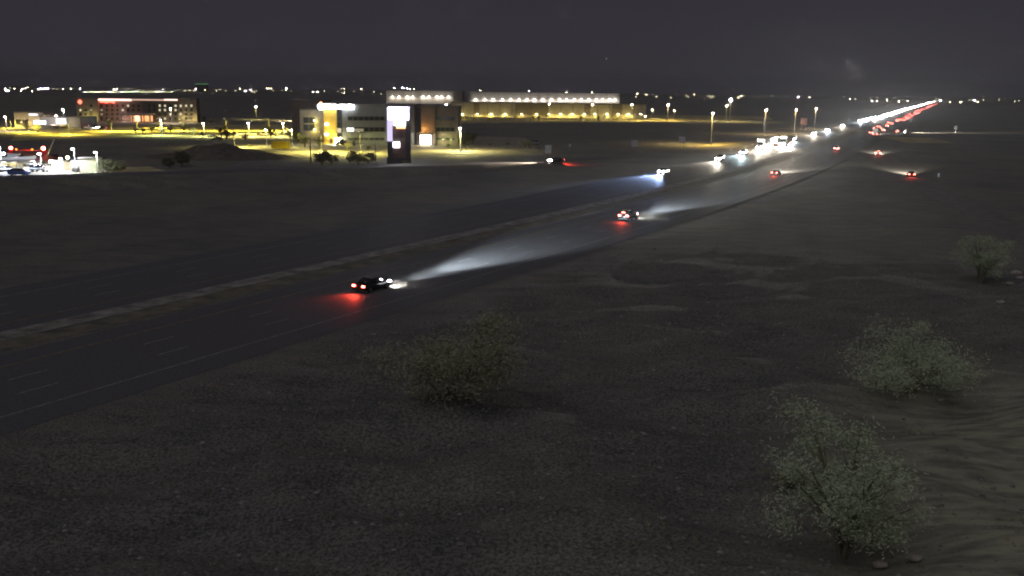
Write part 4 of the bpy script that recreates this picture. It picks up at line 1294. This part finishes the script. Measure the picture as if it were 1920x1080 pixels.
# ------------------------------------------------------------------ far city lights on the plain
far = MB(); fm = [METAL] + [glow('city_' + n, c, s_) for n, c, s_ in (('white', (.95, .97, 1), 400), ('yellow', (1, .88, .55), 130), ('dim', (.9, .8, .5), 40), ('violet', (.62, .6, 1), 700), ('green', (.55, .85, .4), 80), ('pink', (1, .6, .5), 60))]
def far_lamp(px, py, Y, mi, r_):
    P = AT(px, py, Y)
    z = max(P.z, 3.0)
    far.box(P.x - .15, P.x + .15, Y - .15, Y + .15, 0, z - r_ * .5)
    far.box(P.x - r_, P.x + r_, Y - .5, Y + .5, z - r_ * .5, z + r_ * .5, mi)
def hz(px): return HL + (HR - HL) * px / 1920.0
for k in range(240):
    px = random.uniform(-40, 1960); 
    if px > 1450 and random.random() < .55: continue
    Y = random.uniform(3200, 8500); py = hz(px) + 21.5 * 1800 / Y - random.uniform(5, 12) * 1800 / Y
    far_lamp(px, py, Y, random.choice((2, 3, 3, 3, 3, 3, 1)) if px < 900 else random.choice((2, 3, 3, 3, 3)), random.uniform(.35, .7))
BR = [(10, 167, 1), (17, 174, 1), (12, 174, 1), (40, 175, 2), (61, 175, 2), (27, 166, 2), (42, 167, 1), (47, 166, 2), (52, 164, 2), (76, 166, 4), (80, 166, 4), (84, 166, 4), (90, 166, 4), (150, 166, 1), (133, 166, 2), (118, 167, 2), (213, 167, 1), (216, 168, 2), (367, 166, 1), (450, 166, 2), (460, 171, 1), (500, 166, 2), (504, 166, 2), (508, 166, 2), (537, 166, 1), (587, 172, 1), (595, 172, 1),
      (640, 166, 2), (646, 166, 2), (678, 167, 2), (739, 165, 1), (754, 164, 4), (757, 165, 4), (764, 166, 1), (769, 167, 1), (776, 167, 2), (992, 171, 1), (901, 170, 2), (1062, 173, 2), (1110, 173, 2), (1195, 176, 2), (1212, 177, 2), (1302, 177, 2), (1390, 180, 2), (1497, 182, 1), (1518, 183, 2), (1594, 186, 2), (1635, 191, 1), (1644, 193, 2), (1663, 188, 2), (1685, 190, 2), (1702, 189, 2), (1763, 188, 1), (1781, 192, 2), (1801, 193, 2), (1827, 188, 1), (1833, 193, 2), (1193, 181, 3), (1231, 181, 3), (1258, 183, 3)]
for px, py, mi in BR:
    far_lamp(px, py, 3600, mi, .9 if mi == 1 else .75)
for k in range(64):
    px = 157 + k * 2.65
    far_lamp(px, 172.3 + random.uniform(-.7, .7), 3000, random.choice((5, 3, 2, 3, 3)) if k % 9 else 4, random.uniform(.2, .42))
struct(far.build('distant_city_lights', fm), 'stuff')
# far dark building with a green lit cornice, above the plain
fb_ = AT(376, 157, 5200)
fbr = thing('distant_tower', 'far dark tower with a thin green lit top on the horizon', 'building', (fb_.x, 5200, 0))
w = MB(); w.box(-30, 30, 0, 30, 0, fb_.z - 3); w.build('wall', FRAME, fbr)
w = MB(); w.box(-31, 31, -1, 31, fb_.z - 3, fb_.z); w.build('lit_cornice', glow('green_cornice', (.25, .75, .3), .5), fbr)

# ------------------------------------------------------------------ haze: thin volume added for halos round the lamps and a softer horizon
HAZE = True
if HAZE:
    hb = MB(); hb.box(-9000, 9000, -300, 9500, -1.0, 130.0)
    hm = bpy.data.materials.new('haze'); hm.use_nodes = True
    n, l = hm.node_tree.nodes, hm.node_tree.links
    n.clear()
    ho = n.new('ShaderNodeOutputMaterial'); pv = n.new('ShaderNodeVolumePrincipled')
    pv.inputs['Color'].default_value = (.92, .92, .95, 1)
    pv.inputs['Density'].default_value = 0.0001
    pv.inputs['Anisotropy'].default_value = 0.75
    l.new(pv.outputs[0], ho.inputs['Volume'])
    struct(hb.build('haze', hm), 'stuff')

st = MB(); st.ball((0, 0, 0), 7.0, 8, 6)
struct(st.build('star', glow('starlight', (1, .95, .9), 1.2), None, False, AT(1137, 110, 20000)))
